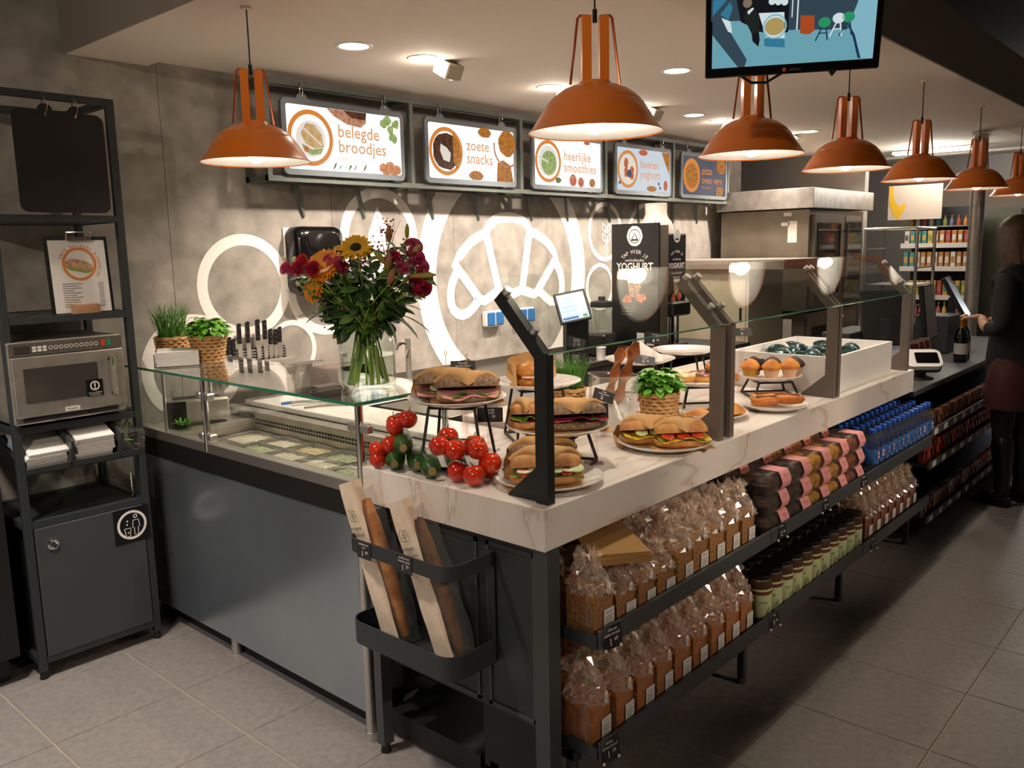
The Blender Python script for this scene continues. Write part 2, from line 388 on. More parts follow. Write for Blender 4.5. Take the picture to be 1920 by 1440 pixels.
# black hanging board
hb = T('hanging_board','blank black board hanging from the top of the steel rack','board',(1.31,3.365,1.765))
o2 = [(x,z) for x,z in rrect(.318,.362,.03,5,0,.181)]
B().prism([(x,0,z) for x,z in o2],(0,.008,0)).obj('panel','black',hb)
for x in (-.045,.06):
    B().prism([(x+.026*math.cos(t),.001,.362+.026*math.sin(t)) for t in [PI*i/8 for i in range(9)]],(0,.006,0)).obj('eyelet_tab','black',hb)
    B().tube([(x+.004*math.sin(a*3),.004+.018*math.sin(a),.40+.04*math.cos(a)-.02) for a in [2*PI*i/14 for i in range(14)]],.0022,6,True).obj('hook','chrome',hb)
# clipboard menu on the second shelf
mat('frameblack','#171615',.4); mat('wood','#c79a76',.6,noise=(12,'#b98a63'))
mat('printorange','#e98a3d',.6); mat('printgrey','#9c9696',.7); mat('breadprint','#b9805a',.7,noise=(60,'#d9b892')); mat('leafprint','#8fae54',.7); mat('tomprint','#d8714a',.7)
cb = T('clipboard_menu','upright clipboard with a printed sandwich price list on the rack','clipboard',(1.368,3.452,1.38))
tl = MX.Rotation(math.radians(-4),4,'X')
B(tl).box(-.118,.118,0,.008,.0,.30,bev=.002).obj('board','frameblack',cb)
B(tl).box(-.105,.105,-.0012,0,.008,.286).obj('sheet','paper',cb)
cf = Face((0,-.0016,0),(1,0,0),tl@V((0,0,1)),cb,.0004)
lst = cb
cf.arc_text('vers belegde broodjes',.002,.190,.077,math.radians(62),.021,'printorange','heading',2,.165)
cf.ring(.002,.195,.064,.054,2).obj('orange_ring','printorange',cb,0)
cf.poly([(-.05,.205),(-.03,.215),(0,.212),(.03,.202),(.05,.19),(.052,.175),(.03,.165),(-.03,.18),(-.05,.19)],2).obj('sandwich_print','breadprint',cb,0)
cf.poly([(-.05,.19),(-.03,.18),(.03,.165),(.05,.175),(.045,.165),(.03,.158),(-.035,.172),(-.052,.185)],3).obj('lettuce_print','leafprint',cb,0)
b = B()
for k in range(11):
    z = .118-.0088*k; cf.rect(-.07,-.07+[.075,.06,.07,.04,.066,.05,.072,.055,.06,.045,.07][k],z,z+.0032,2,b); cf.rect(.064,.084,z,z+.0032,2,b)
b.obj('price_lines','printgrey',cb,0)['kind'] = 'stuff'
B().tube([(-.045,-.004,.285),(-.045,-.008,.315),(.045,-.008,.315),(.045,-.004,.285)],.003).box(-.046,.046,-.006,-.002,.283,.298).obj('clip','chrome',cb)
B().box(-.05,.05,-.03,.03,-.002,.04,bev=.002).obj('wooden_foot','wood',cb)
# microwave
mwv = T('microwave','stainless steel microwave with dark window on the rack','microwave',(1.05,3.352,.984))
mM = None
mat('mwbtn','#d9d4cf',.4); mat('mwred','#b8402c',.4); mat('mwgreen','#2d8265',.4); mat('mwdark','#3b3835',.12,coat=.5); mat('mwpanel','#77716a',.35,metal=.6)
W_,D_,H_ = .408,.40,.315
B().box(.0,W_,.012,D_,.012,H_,bev=.004).obj('body','steelbrush',mwv)
for x in (.03,W_-.03):
    for y in (.05,D_-.05): B().cyl((x,y,0),(x,y,.014),.012).obj('foot','black',mwv)
dd = B().box(.004,W_-.004,-.008,.012,.04,.262,bev=.003).obj('door','steelbrush',mwv)
B().prism([(x,-.0095,z) for x,z in rrect(.262,.128,.006,3,.170,.155)],(0,.002,0)).obj('window','mwdark',dd)
B().box(.338,.342,-.03,-.008,.085,.24).box(.330,.362,-.036,-.028,.085,.10).box(.330,.362,-.036,-.028,.222,.24).box(.336,.356,-.046,-.030,.085,.24,bev=.004).obj('handle','chrome',dd)
B().box(.004,W_-.004,-.004,.012,.266,.312).obj('control_panel','mwpanel',mwv)
f = Face((0,-.0045,.289),(1,0,0),(0,0,1),mwv)
f.rect(.018,.07,-.013,.013,2).obj('display','mwdark',mwv,0)
b = B()
for x in (.085,.103,.121):
    for z in (-.011,.0): f.rect(x-.007,x+.007,z,z+.009,2,b)
b.obj('key_block','mwbtn',mwv,0)
for k in range(10):
    f.ring(.142+k*.0182,0,.0076,.005,2,16).obj('round_key','mwbtn',mwv,0)
f.rect(.322,.340,-.012,.012,2).obj('stop_key','mwred',mwv,0); f.rect(.343,.361,-.012,.012,2).obj('start_key','mwgreen',mwv,0)
f = Face((0,-.0105,0),(1,0,0),(0,0,1),mwv)
sk = f.rect(.252,.314,.088,.152,1.5).obj('warning_sticker','stickerblack',mwv,0)
b = f.ring(.283,.128,.018,.0135,3,28); f.rect(.2805,.2855,.124,.139,3,b); f.disc(.283,.119,.003,3,10,b); b.obj('warning_sign','print_white',sk,0)
f.text('pas op, afdekken',.283,.102,.0075,'print_white','sticker_text',3); f.text('van gerechten',.283,.094,.0075,'print_white','sticker_text',3)
f.rect(.168,.222,.045,.062,2).obj('badge','mwbtn',mwv,0); f.text('Panasonic',.195,.0535,.0095,'frameblack','badge_text',3)
b = B()
for k in range(3): b.box(.03+.115*k,.03+.115*k+.11,-.002,.012,.022,.034)
b.obj('vent_slot','blackmatte',mwv)
# napkins and cutlery in the tray

def napkins(n,w,d,h,seed):
    g = random.Random(seed); b = B()
    for k in range(n):
        z = h*k/n; a = g.uniform(-.004,.004)
        b.box(-w/2+a,w/2+a+g.uniform(0,.003),g.uniform(-.004,.004),d,z+.0006,z+h/n-.0006,bev=.0016)
    return b
tr = math.radians(22)
for nm,x,n,h,lab,off in (('napkin_stack',1.15,5,.075,'low stack of folded white napkins in the left tray slot',0),('napkin_stack',1.325,8,.108,'x',0)):
    o = T(nm,lab if off==0 and 'low' in lab else 'taller stack of folded white napkins in the middle tray slot','napkins',(x,RY0+.012,.812),0,'napkin stacks in the rack tray')
    o.rotation_euler = (tr,0,0)
    g = random.Random(n)
    for k in range(n):
        z = h*k/n; a = g.uniform(-.005,.005)
        B().box(-.072+a,.072+a,g.uniform(-.003,.003),.20,z+.0005,z+h/n-.0005,bev=.002).obj('napkin','paper',o)
mat('herbgreen','#4f9a2c',.6,noise=(80,'#7cc04a')); mat('herbbrown','#7b6253',.7)
pk = T('herb_packet','clear plastic packet of green sprigs in the right tray slot','herb packet',(1.472,RY0+.01,.812)); pk.rotation_euler = (tr,0,0)
def leaf(b,p,d,l,w,up=V((0,0,1)),bend=.2,n=4):
    """thin leaf blade from p along d"""
    p = V(p); d = V(d).normalized(); s = d.cross(up)
    if s.length < 1e-3: s = V((1,0,0))
    s.normalize(); nn = s.cross(d)
    v = []; 
    for i in range(n+1):
        t = i/n; ww = w*math.sin(PI*min(.97,t*.9+.06))**.8*(1 if t < 1 else .0); c = p+d*(l*t)+nn*(-bend*l*t*t)
        v += [c-s*ww/2+nn*(ww*.12), c, c+s*ww/2+nn*(ww*.12)]
    f = []
    for i in range(n): a = 3*i; f += [(a,a+1,a+4,a+3),(a+1,a+2,a+5,a+4)]
    b.add(v,f)
g = random.Random(3); b = B(); b2 = B()
for k in range(60):
    p = V((g.uniform(-.038,.038),g.uniform(.01,.18),g.uniform(.005,.085))); d = V((g.uniform(-1,1),g.uniform(-.6,.6),g.uniform(-.7,.9)))
    (leaf(b if k%4 else b2,p,d,g.uniform(.03,.055),.007,bend=.1))
b.obj('sprigs','herbgreen',pk); b2.obj('stems','herbbrown',pk)
B().grid(lambda u,v:(-.044+.088*u+.003*math.sin(19*v),.0+.2*v,.098+.008*math.sin(9*u+3)*math.sin(13*v)),6,8).grid(lambda u,v:(-.044+.088*u,-.003+.004*math.sin(11*u),.098*v),6,3).obj('wrapper','cello',pk)
# low dark cabinet at the picture's left edge
lc = T('dark_cabinet','low dark cabinet left of the steel rack','cabinet',(.6,3.42,0))
B().box(0,.40,.02,.38,.10,.94).obj('body','black',lc); B().box(-.005,.405,.0,.385,.94,.97,bev=.003).obj('top','anthracite',lc); B().box(.03,.37,.06,.36,0,.10).obj('plinth','black',lc)
B().box(.005,.395,.0,.02,.11,.93).obj('door','black',lc)
# ---------------------------------------------------------------- marble counter and end panel
CT, CB, X0, Y0, XJ, XE = .935, .82, 1.61, 1.335, 2.69, 4.64
def marble(name):
    m = bpy.data.materials.new(name); m.use_nodes = True; MATS[name] = m
    nt = m.node_tree; b = nt.nodes['Principled BSDF']; b.inputs['Roughness'].default_value = .3
    tc = nt.nodes.new('ShaderNodeTexCoord'); mp = nt.nodes.new('ShaderNodeMapping'); mp.inputs['Rotation'].default_value = (.2,.75,.6); mp.inputs['Scale'].default_value = (.7,4.6,1.2)
    n1 = nt.nodes.new('ShaderNodeTexNoise'); n1.inputs['Scale'].default_value = 1.5; n1.inputs['Detail'].default_value = 8; n1.inputs['Distortion'].default_value = .35
    r1 = nt.nodes.new('ShaderNodeValToRGB'); e = r1.color_ramp.elements
    e[0].position = .40; e[0].color = lin('#e6ddd6'); e[1].position = .62; e[1].color = lin('#efe8e2')
    q = r1.color_ramp.elements.new(.488); q.color = lin('#dfd5cd'); q = r1.color_ramp.elements.new(.5); q.color = lin('#c6b7aa'); q = r1.color_ramp.elements.new(.515); q.color = lin('#e4dad2')
    nt.links.new(tc.outputs['Object'],mp.inputs[0]); nt.links.new(mp.outputs[0],n1.inputs['Vector']); nt.links.new(n1.outputs[0],r1.inputs[0]); nt.links.new(r1.outputs[0],b.inputs['Base Color'])
    return m
marble('marble')
mc = T('marble_counter','long white marble counter with grey brown veins','counter',(0,0,0))
B().box(X0,XJ-.001,Y0,2.078,CB,CT,bev=.002).obj('slab','marble',mc)
B().box(XJ+.001,XE,Y0,2.40,CB,CT,bev=.002).obj('slab','marble',mc)
B().box(2.38,XJ-.001,2.079,2.40,CB,CT,bev=.002).obj('slab','marble',mc)
# dark panelled end and carcass below
ep = T('counter_carcass','dark grey panelled carcass below the marble counter','cabinet',(1.63,1.36,0))
eM = MX.Translation((-1.63,-1.36,0))
def E_(): return B(eM)
E_().box(1.632,1.66,1.352,2.074,.30,CB-.001).obj('end_panel','anthracite',ep)
for y0,y1 in ((1.385,1.565),(1.60,2.05)):
    E_().box(1.628,1.634,y0,y0+.012,.31,.80).box(1.628,1.634,y1-.012,y1,.31,.80).box(1.628,1.634,y0,y1,.788,.80).box(1.628,1.634,y0,y1,.31,.322).obj('panel_moulding','anthracite2',ep)
E_().box(1.62,1.67,1.335,1.385,.03,CB-.001).obj('corner_post','anthracite2',ep)
E_().box(1.575,1.615,1.985,2.02,.03,CB-.003).obj('leg','anthracite2',ep); E_().cyl((1.595,2.002,0),(1.595,2.002,.035),.018,.012).obj('foot','black',ep)
E_().cyl((1.645,1.36,0),(1.645,1.36,.035),.018,.012).obj('foot','black',ep)
E_().box(1.66,4.62,1.60,1.62,.08,CB-.002).obj('back_panel','black',ep)
E_().box(1.66,1.69,1.36,1.60,.10,CB-.002).obj('side_panel','black',ep)
E_().box(1.66,4.62,1.64,2.05,.02,.10).obj('plinth','black',ep)
# ---------------------------------------------------------------- two long display shelves in front (Y 1.235)
SY0 = 1.235
gs = T('display_shelving','dark grey two tier shelving under the marble edge','shelving',(1.70,SY0,0))
gM = MX.Translation((-1.70,-SY0,0))
def G_(): return B(gM)
for z in (.552,.232):
    for a,b_ in ((1.70,2.72),(2.725,3.66),(3.665,4.62)):
        t = G_().box(a,b_,SY0,1.59,z,z+.012).obj('shelf_board','anthracite',gs)
        G_().box(a,b_,SY0-.012,SY0,z,z+.052,bev=.002).obj('front_lip','anthracite2',t)
    G_().box(1.695,1.70,SY0,1.59,z,z+.035).obj('end_lip','anthracite',gs)
for x in (1.70,2.72,3.66,4.60):
    G_().box(x-.012,x+.012,1.56,1.59,.03,CB-.003).obj('upright','anthracite2',gs)
    G_().box(x-.012,x+.012,1.30,1.56,.205,.23).obj('bracket','anthracite',gs)
    G_().box(x-.012,x+.012,1.31,1.335,.03,.23).cyl((x,1.322,0),(x,1.322,.03),.016).obj('foot','anthracite2',gs)
# ---------------------------------------------------------------- glass display case on the short side
XC = 1.61; CY1 = 3.74; GT = 1.139
dc = T('display_case','glass topped refrigerated salad display case with steel front','display case',(XC,2.078,0))
dM = MX.Translation((-XC,-2.078,0))
def D_(): return B(dM)
D_().box(XC,XC+.018,2.09,3.70,.085,.758).obj('front_panel','steelpanel',dc)
D_().box(XC-.004,XC+.03,2.085,3.72,.758,.835).obj('dark_rail','black',dc)
D_().box(XC-.003,XC+.045,2.085,3.72,.835,.875,bev=.002).obj('steel_ledge','steel',dc)
D_().box(XC+.06,XC+.09,2.10,3.70,.0,.10).obj('plinth','black',dc)
for y in (2.09,3.0,3.66):
    D_().cyl((XC-.0+ (.04 if y>2.5 else -.002),y,.0),(XC+(.04 if y>2.5 else -.002),y,.09 if y>2.5 else .75),.019 if y>2.5 else .017,n=16).cyl((XC+(.04 if y>2.5 else -.002),y,.0),(XC+(.04 if y>2.5 else -.002),y,.03),.022,n=16).obj('leg','steel',dc)
# glass
D_().box(XC-.02,2.02,2.07,CY1,GT-.010,GT).obj('glass_top','glass',dc)
mat('greenedge','#2f7a63',.1,emit=0,coat=.5)
D_().box(XC-.022,XC-.0202,2.068,CY1,GT-.010,GT).box(XC-.02,2.02,2.067,2.0698,GT-.010,GT).obj('glass_edge','greenedge',dc)
for y0,y1 in ((2.09,3.03),(3.05,3.36),(3.38,3.72)):
    D_().box(XC+.012,XC+.018,y0,y1,.86,GT-.012).obj('front_pane','glass',dc)
D_().box(XC+.02,2.0,2.085,2.091,.94,GT-.012).obj('end_pane','glass',dc)
for y in (2.085,3.04,3.37):
    c = D_().cyl((XC+.006,y,.84),(XC+.006,y,GT-.010),.013 if y<3.3 else .006,n=14).obj('corner_post','chrome',dc)
    if y < 3.3:
        for z in (.90,1.06) if y>2.5 else (1.055,):
            for q in (-.05,.012): D_().box(XC-.006,XC+.024,y+q,y+q+.038,z-.014,z+.014,bev=.005).obj('glass_clamp','steel',c)
D_().cyl((2.0,2.10,.84),(2.0,2.10,GT-.01),.011).cyl((2.0,3.70,.84),(2.0,3.70,GT-.01),.011).obj('rear_post','chrome',dc)
# well: ledge frame, walls, perforated back, containers
D_().box(1.67,2.10,3.40,3.455,.842,.856).box(1.655,1.70,2.15,3.40,.842,.85).box(1.69,2.05,3.44,3.70,.835,.85).obj('well_ledge','steel',dc)
D_().box(1.66,2.06,2.12,3.42,.735,.74).obj('well_floor','steelbrush',dc)
D_().box(1.655,1.662,2.12,3.42,.735,.85).box(1.66,2.06,3.415,3.42,.735,.845).box(1.66,2.06,2.12,2.125,.735,.845).obj('well_wall','steelbrush',dc)
pf = D_().box(2.055,2.06,2.12,3.42,.735,.875).box(2.055,2.12,2.12,3.70,.875,.885).obj('perforated_back','steelbrush',dc)
b = D_()
for k in range(64):
    for z in (.836,.852): b.box(2.0535,2.0552,3.40-.02*k-.006,3.40-.02*k+.006,z-.005,z+.005)
o = b.obj('perforation_holes','black',pf,0); o['kind']='stuff'
D_().box(1.66,2.10,2.14,3.70,.10,.72).obj('case_body','steelbrush',dc)
cbd = T('cutting_board','long white cutting board along the back of the display case','cutting board',(2.13,2.0,.886))
B().box(.0,.235,.08,.86,.0,.026,bev=.003).obj('board','whitegloss',cbd); B().box(.0,.235,.862,1.62,.0,.026,bev=.003).obj('board','whitegloss',cbd)
rw = T('staff_worktop_body','steel cabinet carrying the cutting board behind the case','cabinet',(2.13,2.08,0))
B().box(0,.22,.33,1.60,.02,.884).obj('body','steelbrush',rw); B().box(.222,.232,.34,.95,.1,.85).obj('door','steelbrush',rw); B().box(.222,.232,.97,1.58,.1,.85).obj('door','steelbrush',rw)
# salad containers with clear lids
fills = [('salad_green','#7f8f62','#c2c6a4'),('salad_red','#9c4a3a','#b98a78'),('salad_cream','#c4bda8','#dcd6c8'),('salad_pink','#b98a80','#d2b2aa'),('salad_yellow','#b9a468','#d3c9a2')]
for n_,a,c in fills: mat(n_,a,.6,noise=(60,c,4,.35,.65))
fn = {'salad_green':'green salad','salad_red':'red relish','salad_cream':'creamy salad','salad_pink':'pink salad','salad_yellow':'yellow corn salad'}
pan_r = [['salad_yellow','salad_cream'],['salad_red','salad_green','salad_cream'],['salad_cream','salad_cream','salad_yellow'],['salad_pink','salad_cream','salad_green'],['salad_cream','salad_green','salad_green'],['salad_pink','salad_cream','salad_green']]
place = ['by the left end of the case','second row from the left end','third row from the left end','fourth row from the left end','fifth row from the left end','row nearest the tomatoes']
glass('lidplastic','#f7f5f2',1.2,.06,1.7,.06); mat('pansteel','#8f8a84',.35,metal=.9)
for r_,row in enumerate(pan_r):
    n = len(row); w1 = .385/n; y0 = 3.40-.212*(r_+1)+.006
    for c_,fm in enumerate(row):
        x0 = 1.665+w1*c_
        pos = ['front','middle','rear'][c_] if n == 3 else ['front','rear'][c_]
        t = T('salad_container','clear lidded container of %s, %s, %s'%(fn[fm],pos,place[r_]),'food container',(x0,y0,.741),0,'salad containers in the display case')
        a,c = w1-.006,.200
        b = B()
        for (p,q) in ((.0,.0),): b.box(0,a,0,.003,0,.062).box(0,a,c-.003,c,0,.062).box(0,.003,0,c,0,.062).box(a-.003,a,0,c,0,.062).box(0,a,0,c,0,.003)
        b.obj('tray','pansteel',t)
        g = random.Random(r_*7+c_)
        B().grid(lambda u,v:(.003+(a-.006)*u,.003+(c-.006)*v,.045+.012*math.sin(PI*u)*math.sin(PI*v)+g.uniform(0,.007)),8,10).obj('salad',fm,t)
        rx,ry = a*.5-.008,c*.5-.012
        B().grid(lambda u,v:(a/2+ (a/2)*(2*u-1), c/2+(c/2)*(2*v-1), .064+.012*max(0,1-((abs(2*u-1)/.82)**6+(abs(2*v-1)/.82)**6))**.3),12,12).obj('lid','lidplastic',t)
# baguette holder bent steel basket on the end panel
HX = 1.628
bh = T('baguette_holder','bent black steel holder with ring and tray for baguettes','holder',(HX,1.72,.42))
hM = MX.Translation((-HX,-1.72,-.42))
def ribbon(b,path,h,t):
    """upright strip following a path of (x,y,z)"""
    m = len(path); P = [V(p) for p in path]; v = []
    for i in range(m):
        d = (P[min(i+1,m-1)]-P[max(i-1,0)]); d.z = 0; d.normalize(); nn = V((-d.y,d.x,0))
        for s_,zz in ((1,0),(-1,0),(-1,h),(1,h)): v.append(P[i]+nn*(s_*t/2)+V((0,0,zz)))
    f = []
    for i in range(m-1):
        for k in range(4): f.append((4*i+k,4*i+(k+1)%4,4*i+4+(k+1)%4,4*i+4+k))
    f += [(3,2,1,0),(4*m-4,4*m-3,4*m-2,4*m-1)]
    b.add(v,f)
def hoop(y0,y1,d,z,r=.05):
    p = [(HX,y1,z)]
    for k in range(7): t = PI/2*k/6; p.append((HX-d+r-r*math.sin(t),y1-r+r*math.cos(t),z))
    for k in range(7): t = PI/2*k/6; p.append((HX-d+r-r*math.cos(t),y0+r-r*math.sin(t),z))
    p.append((HX,y0,z)); return p
b = B(hM); ribbon(b,hoop(1.53,1.965,.178,.735,.05),.042,.004); b.obj('upper_ring','anthracite',bh)
b = B(hM); ribbon(b,hoop(1.53,1.965,.18,.452,.05),.07,.004); b.obj('tray_rim','anthracite',bh)
B(hM).prism([(x,y,.4525) for x,y,_ in hoop(1.532,1.963,.178,.43,.05)],(0,0,.004)).obj('tray_floor','anthracite',bh)
for y in (1.53,1.94): B(hM).box(HX-.004,HX,y,y+.025,.452,.777).obj('back_strap','anthracite',bh)
# ---------------------------------------------------------------- menu frame with lit boards
MX0, MXE, MY, MD, MZ0, MZ1 = 2.338, 6.975, 3.62, .17, 1.945, 2.425
mat('framegreen','#5a605a',.45); mat('boardframe','#646c73',.4)
mf = T('menu_board_rack','long dark grey steel frame carrying the lit menu boards','frame',(MX0,MY,MZ0))
mfM = MX.Translation((-MX0,-MY,-MZ0)); s_ = .026
def F_(): return B(mfM)
step = (MXE-MX0)/5
for y,nm in ((MY,'front_rail'),(MY+MD,'rear_rail')):
    for z in (MZ0,MZ1-s_): F_().box(MX0,MXE,y,y+s_,z,z+s_).obj(nm,'framegreen',mf)
for k in range(6):
    x = MX0+step*k-(s_ if k==5 else 0)-(s_/2 if 0<k<5 else 0)
    F_().box(x,x+s_,MY-.001,MY+s_,MZ0,MZ1).obj('upright','framegreen',mf); F_().box(x,x+s_,MY+MD,MY+MD+s_,MZ0,MZ1).obj('upright','framegreen',mf)
    for z in (MZ0,MZ1-s_): F_().box(x,x+s_,MY+s_,MY+MD,z,z+s_).obj('cross_bar','framegreen',mf); F_().box(x,x+s_,MY+MD+s_,WY-.001,z,z+s_).obj('cross_bar','framegreen',mf)
for k in range(5):
    x = MX0+step*(k+.5)
    for dx in (-.2,.2): F_().bar((x+dx,MY+MD,MZ0),(x+dx+.06,WY-.002,MZ0-.16),.018).obj('wall_strut','framegreen',mf)
# emissive print colours
def em(n,c,s=1.0,noise=None): return mat(n,c,.6,emit=s,noise=noise,screen=True)
em('lcd_white','#fff6ee',0.95); em('lcd_blue','#dfeaf4',0.55); em('lcd_slate','#6b7088',0.32); em('lcd_orange','#f5953a',0.53); em('lcd_text','#e8a36c',0.63); em('lcd_textsoft','#eccdb4',0.71); em('lcd_pale','#efe4da',0.67)
em('lcd_bun','#e9b46a',0.46,(30,'#f7d9a0')); em('lcd_choc','#4a2417',0.38,(40,'#7a4a30')); em('lcd_cream','#f3ead9',0.59); em('lcd_green','#9cc25a',0.42,(40,'#d2e39a')); em('lcd_leaf','#6f8f3f',0.38); em('lcd_red','#e2502e',0.44,(50,'#f08a5a')); em('lcd_salmon','#f08a45',0.48,(50,'#f8b98a')); em('lcd_gold','#e59a34',0.46,(70,'#b9651c',4,.4,.6)); em('lcd_pizza','#e0a235',0.42,(60,'#c0482a',4,.45,.6)); em('lcd_berry','#4d5f8e',0.34)
em('lcd_ham','#d97a52',0.42,(40,'#f1c49b'))
BW,BH = .772,.362
def menu_board(k,x,lab,bg,word1,word2,sub,tcol='lcd_text'):
    t = T('menu_board',lab,'menu board',(x,3.598,2.158),0,'lit menu boards above the counter')
    B().prism([(a,.0,c) for a,c in rrect(BW,BH,.03,5)],(0,.018,0)).obj('bezel','boardframe',t)
    B().box(-BW/2+.06,BW/2-.06,.019,.06,-.15,.15).obj('screen_housing','black',t)
    f = Face((0,-.0005,0),(1,0,0),(0,0,1),t)
    sc = f.poly(rrect(BW-.052,BH-.056,.012,3),.5).obj('screen',bg,t,0)
    fs = Face((0,-.0005,0),(1,0,0),(0,0,1),sc)
    fs.ring(-.225,.0,.135,.112,2,40).obj('orange_ring','lcd_orange',sc,0)
    fs.text(word1,-.06,.045,.088,tcol,'lettering',2,align='LEFT',bold=.0006); fs.text(word2,-.06,-.03,.088,tcol,'lettering',2,align='LEFT',bold=.0006)
    fs.text(sub,-.06,-.088,.034,'lcd_textsoft' if bg!='lcd_slate' else 'lcd_orange','lettering',2,align='LEFT')
    for sx in (-.26,.26):
        B().prism([(sx+.035*math.cos(a),.004,BH/2-.006+.035*math.sin(a)) for a in [PI*i/10 for i in range(11)]],(0,.008,0)).obj('eyelet_tab','boardframe',t)
        B().tube([(sx,.008+.012*math.sin(a),BH/2+.045+.033*math.cos(a)) for a in [2*PI*i/12 for i in range(12)]],.0025,6,True).obj('hook','chrome',t)
    return fs,sc
cxs = [MX0+step*(k+.5) for k in range(5)]
f,s = menu_board(0,cxs[0],'lit menu board reading belegde broodjes with a filled bun','lcd_white','belegde','broodjes','lekker vers')
f.disc(-.225,-.005,.088,3,24,None,.088).obj('plate_print','lcd_pale',s,0)
f.poly([(-.285,.02),(-.25,.07),(-.2,.065),(-.16,.02),(-.15,-.04),(-.2,-.05),(-.26,-.03)],4).obj('bun_print','lcd_bun',s,0)
f.stroke([(-.27,.045),(-.22,.01),(-.165,-.03)],.008,5).obj('bun_cut_print','lcd_cream',s,0)
f.poly([(-.28,-.03),(-.22,-.055),(-.155,-.045),(-.17,-.075),(-.23,-.082),(-.27,-.06)],4).obj('salad_print','lcd_green',s,0); f.disc(-.255,-.055,.014,5,12).obj('tomato_print','lcd_red',s,0)
f.poly([(-.12,.152),(-.08,.118),(0,.085),(.09,.075),(.125,.10),(.13,.152)],2).obj('bread_print','lcd_ham',s,0); f.poly([(-.02,.152),(.03,.12),(.12,.115),(.13,.152)],3).obj('bread_print','lcd_choc',s,0)
b = B()
for a in ((.24,.11),(.29,.08),(.33,.11),(.27,.13),(.31,.04)): f.disc(*a,.026,2,9,b,None,.3,int(a[0]*99))
b.obj('lettuce_print','lcd_green',s,0)
b = B()
for i in range(7):
    x = -.1+.032*i; f.poly([(x,-.15),(x+.012,-.12-.01*(i%3)),(x+.028,-.105-.012*(i%2)),(x+.02,-.13)],2,b)
b.obj('rocket_print','lcd_leaf',s,0)
b = B()
for a in ((.23,-.12),(.28,-.11),(.325,-.125),(.25,-.14),(.30,-.14)): f.disc(*a,.032,2,8,b,.024,.25,int(a[0]*77))
b.v=[V((p.x,p.y,max(p.z,-.153))) for p in b.v]; b.obj('salmon_print','lcd_salmon',s,0)
f,s = menu_board(1,cxs[1],'lit menu board reading zoete snacks with a chocolate doughnut','lcd_white','zoete','snacks','lekker genieten')
f.disc(-.225,0,.105,3,20,None,None,.06,4).obj('doughnut_print','lcd_choc',s,0); f.poly([(-.27,.04),(-.22,.02),(-.19,-.01),(-.2,-.06),(-.25,-.05),(-.275,0)],4).obj('sprinkle_print','lcd_cream',s,0)
f.poly([(-.17,.12),(-.13,.07),(-.1,-.02),(-.14,-.1),(-.17,-.05)],3.5).obj('hand_print','lcd_gold',s,0)
f.disc(.10,.13,.055,2,16,None,.03,.1).obj('cookie_print','lcd_gold',s,0); f.disc(.30,.08,.078,2,18,None,None,.06).obj('cookie_print','lcd_gold',s,0); f.ring(.30,.06,.125,.112,2.5,24,None,PI*.95,PI*1.75).obj('plate_edge_print','lcd_ham',s,0)
f.disc(.02,-.125,.06,2,16,None,.028,.1).obj('cookie_print','lcd_gold',s,0); f.poly([(.2,-.152),(.21,-.04),(.26,-.02),(.33,-.05),(.355,-.152)],2).obj('pastry_print','lcd_gold',s,0)
f,s = menu_board(2,cxs[2],'lit menu board reading heerlijke smoothies with a green drink','lcd_white','heerlijke','smoothies','vol vitaminen')
f.disc(-.225,0,.10,3,24).obj('glass_print','lcd_pale',s,0); f.disc(-.22,-.01,.078,4,24).obj('smoothie_print','lcd_green',s,0); f.stroke([(-.34,.03),(-.23,-.005)],.012,5).obj('straw_print','lcd_cream',s,0)
b = f.disc(.04,-.11,.04,2,14); f.disc(.13,-.12,.034,2,12,b); f.disc(.20,.145,.035,2,12,b,.012); b.obj('strawberry_print','lcd_red',s,0); f.disc(.26,-.12,.035,2,12,None,.03).obj('lemon_print','lcd_gold',s,0); f.disc(-.12,-.115,.03,2,8,None,.02,.3).obj('leaf_print','lcd_leaf',s,0)
f,s = menu_board(3,cxs[3],'lit menu board reading boeren yoghurt with a bowl of fruit','lcd_blue','boeren','yoghurt','met fruit')
f.disc(-.225,0,.105,3,24).obj('bowl_print','lcd_cream',s,0); b = B()
for i in range(9): f.disc(-.225+.05*math.cos(i*2.1),.0+.055*math.sin(i*1.7),.026,4+.1*i,9,b,None,.2,i)
b.obj('fruit_print','lcd_red',s,0); f.disc(-.21,-.03,.03,5.5,9,None,None,.2).obj('berry_print','lcd_berry',s,0)
f.disc(-.02,.13,.06,2,14,None,.022).obj('raspberry_print','lcd_red',s,0); f.poly([(.24,.15),(.355,.15),(.355,-.01),(.29,.07)],2).obj('granola_print','lcd_gold',s,0); f.disc(.10,-.13,.07,2,16,None,.022).obj('granola_print','lcd_gold',s,0)
b = B()
for a in ((.2,-.09),(.22,-.12),(-.33,-.1)): f.disc(*a,.013,2,9,b)
b.obj('berry_print','lcd_berry',s,0); f.disc(.3,-.10,.03,2,12,None,.04).obj('strawberry_print','lcd_red',s,0)
f,s = menu_board(4,cxs[4],'dark blue menu board reading pizza oven vers','lcd_slate','pizza','oven vers','uit de oven','lcd_orange')
f.disc(-.225,0,.118,2.5,30).obj('plate_print','lcd_orange',s,0); f.disc(-.225,0,.10,3,20,None,None,.03).obj('pizza_print','lcd_pizza',s,0); f.ring(-.225,0,.10,.088,4,24).obj('crust_print','lcd_gold',s,0); f.disc(.27,.09,.085,2,18,None,.06).obj('pizza_print','lcd_pizza',s,0); f.poly([(.19,-.152),(.2,-.07),(.32,-.08),(.30,-.152)],2).obj('pizza_slice_print','lcd_pizza',s,0)
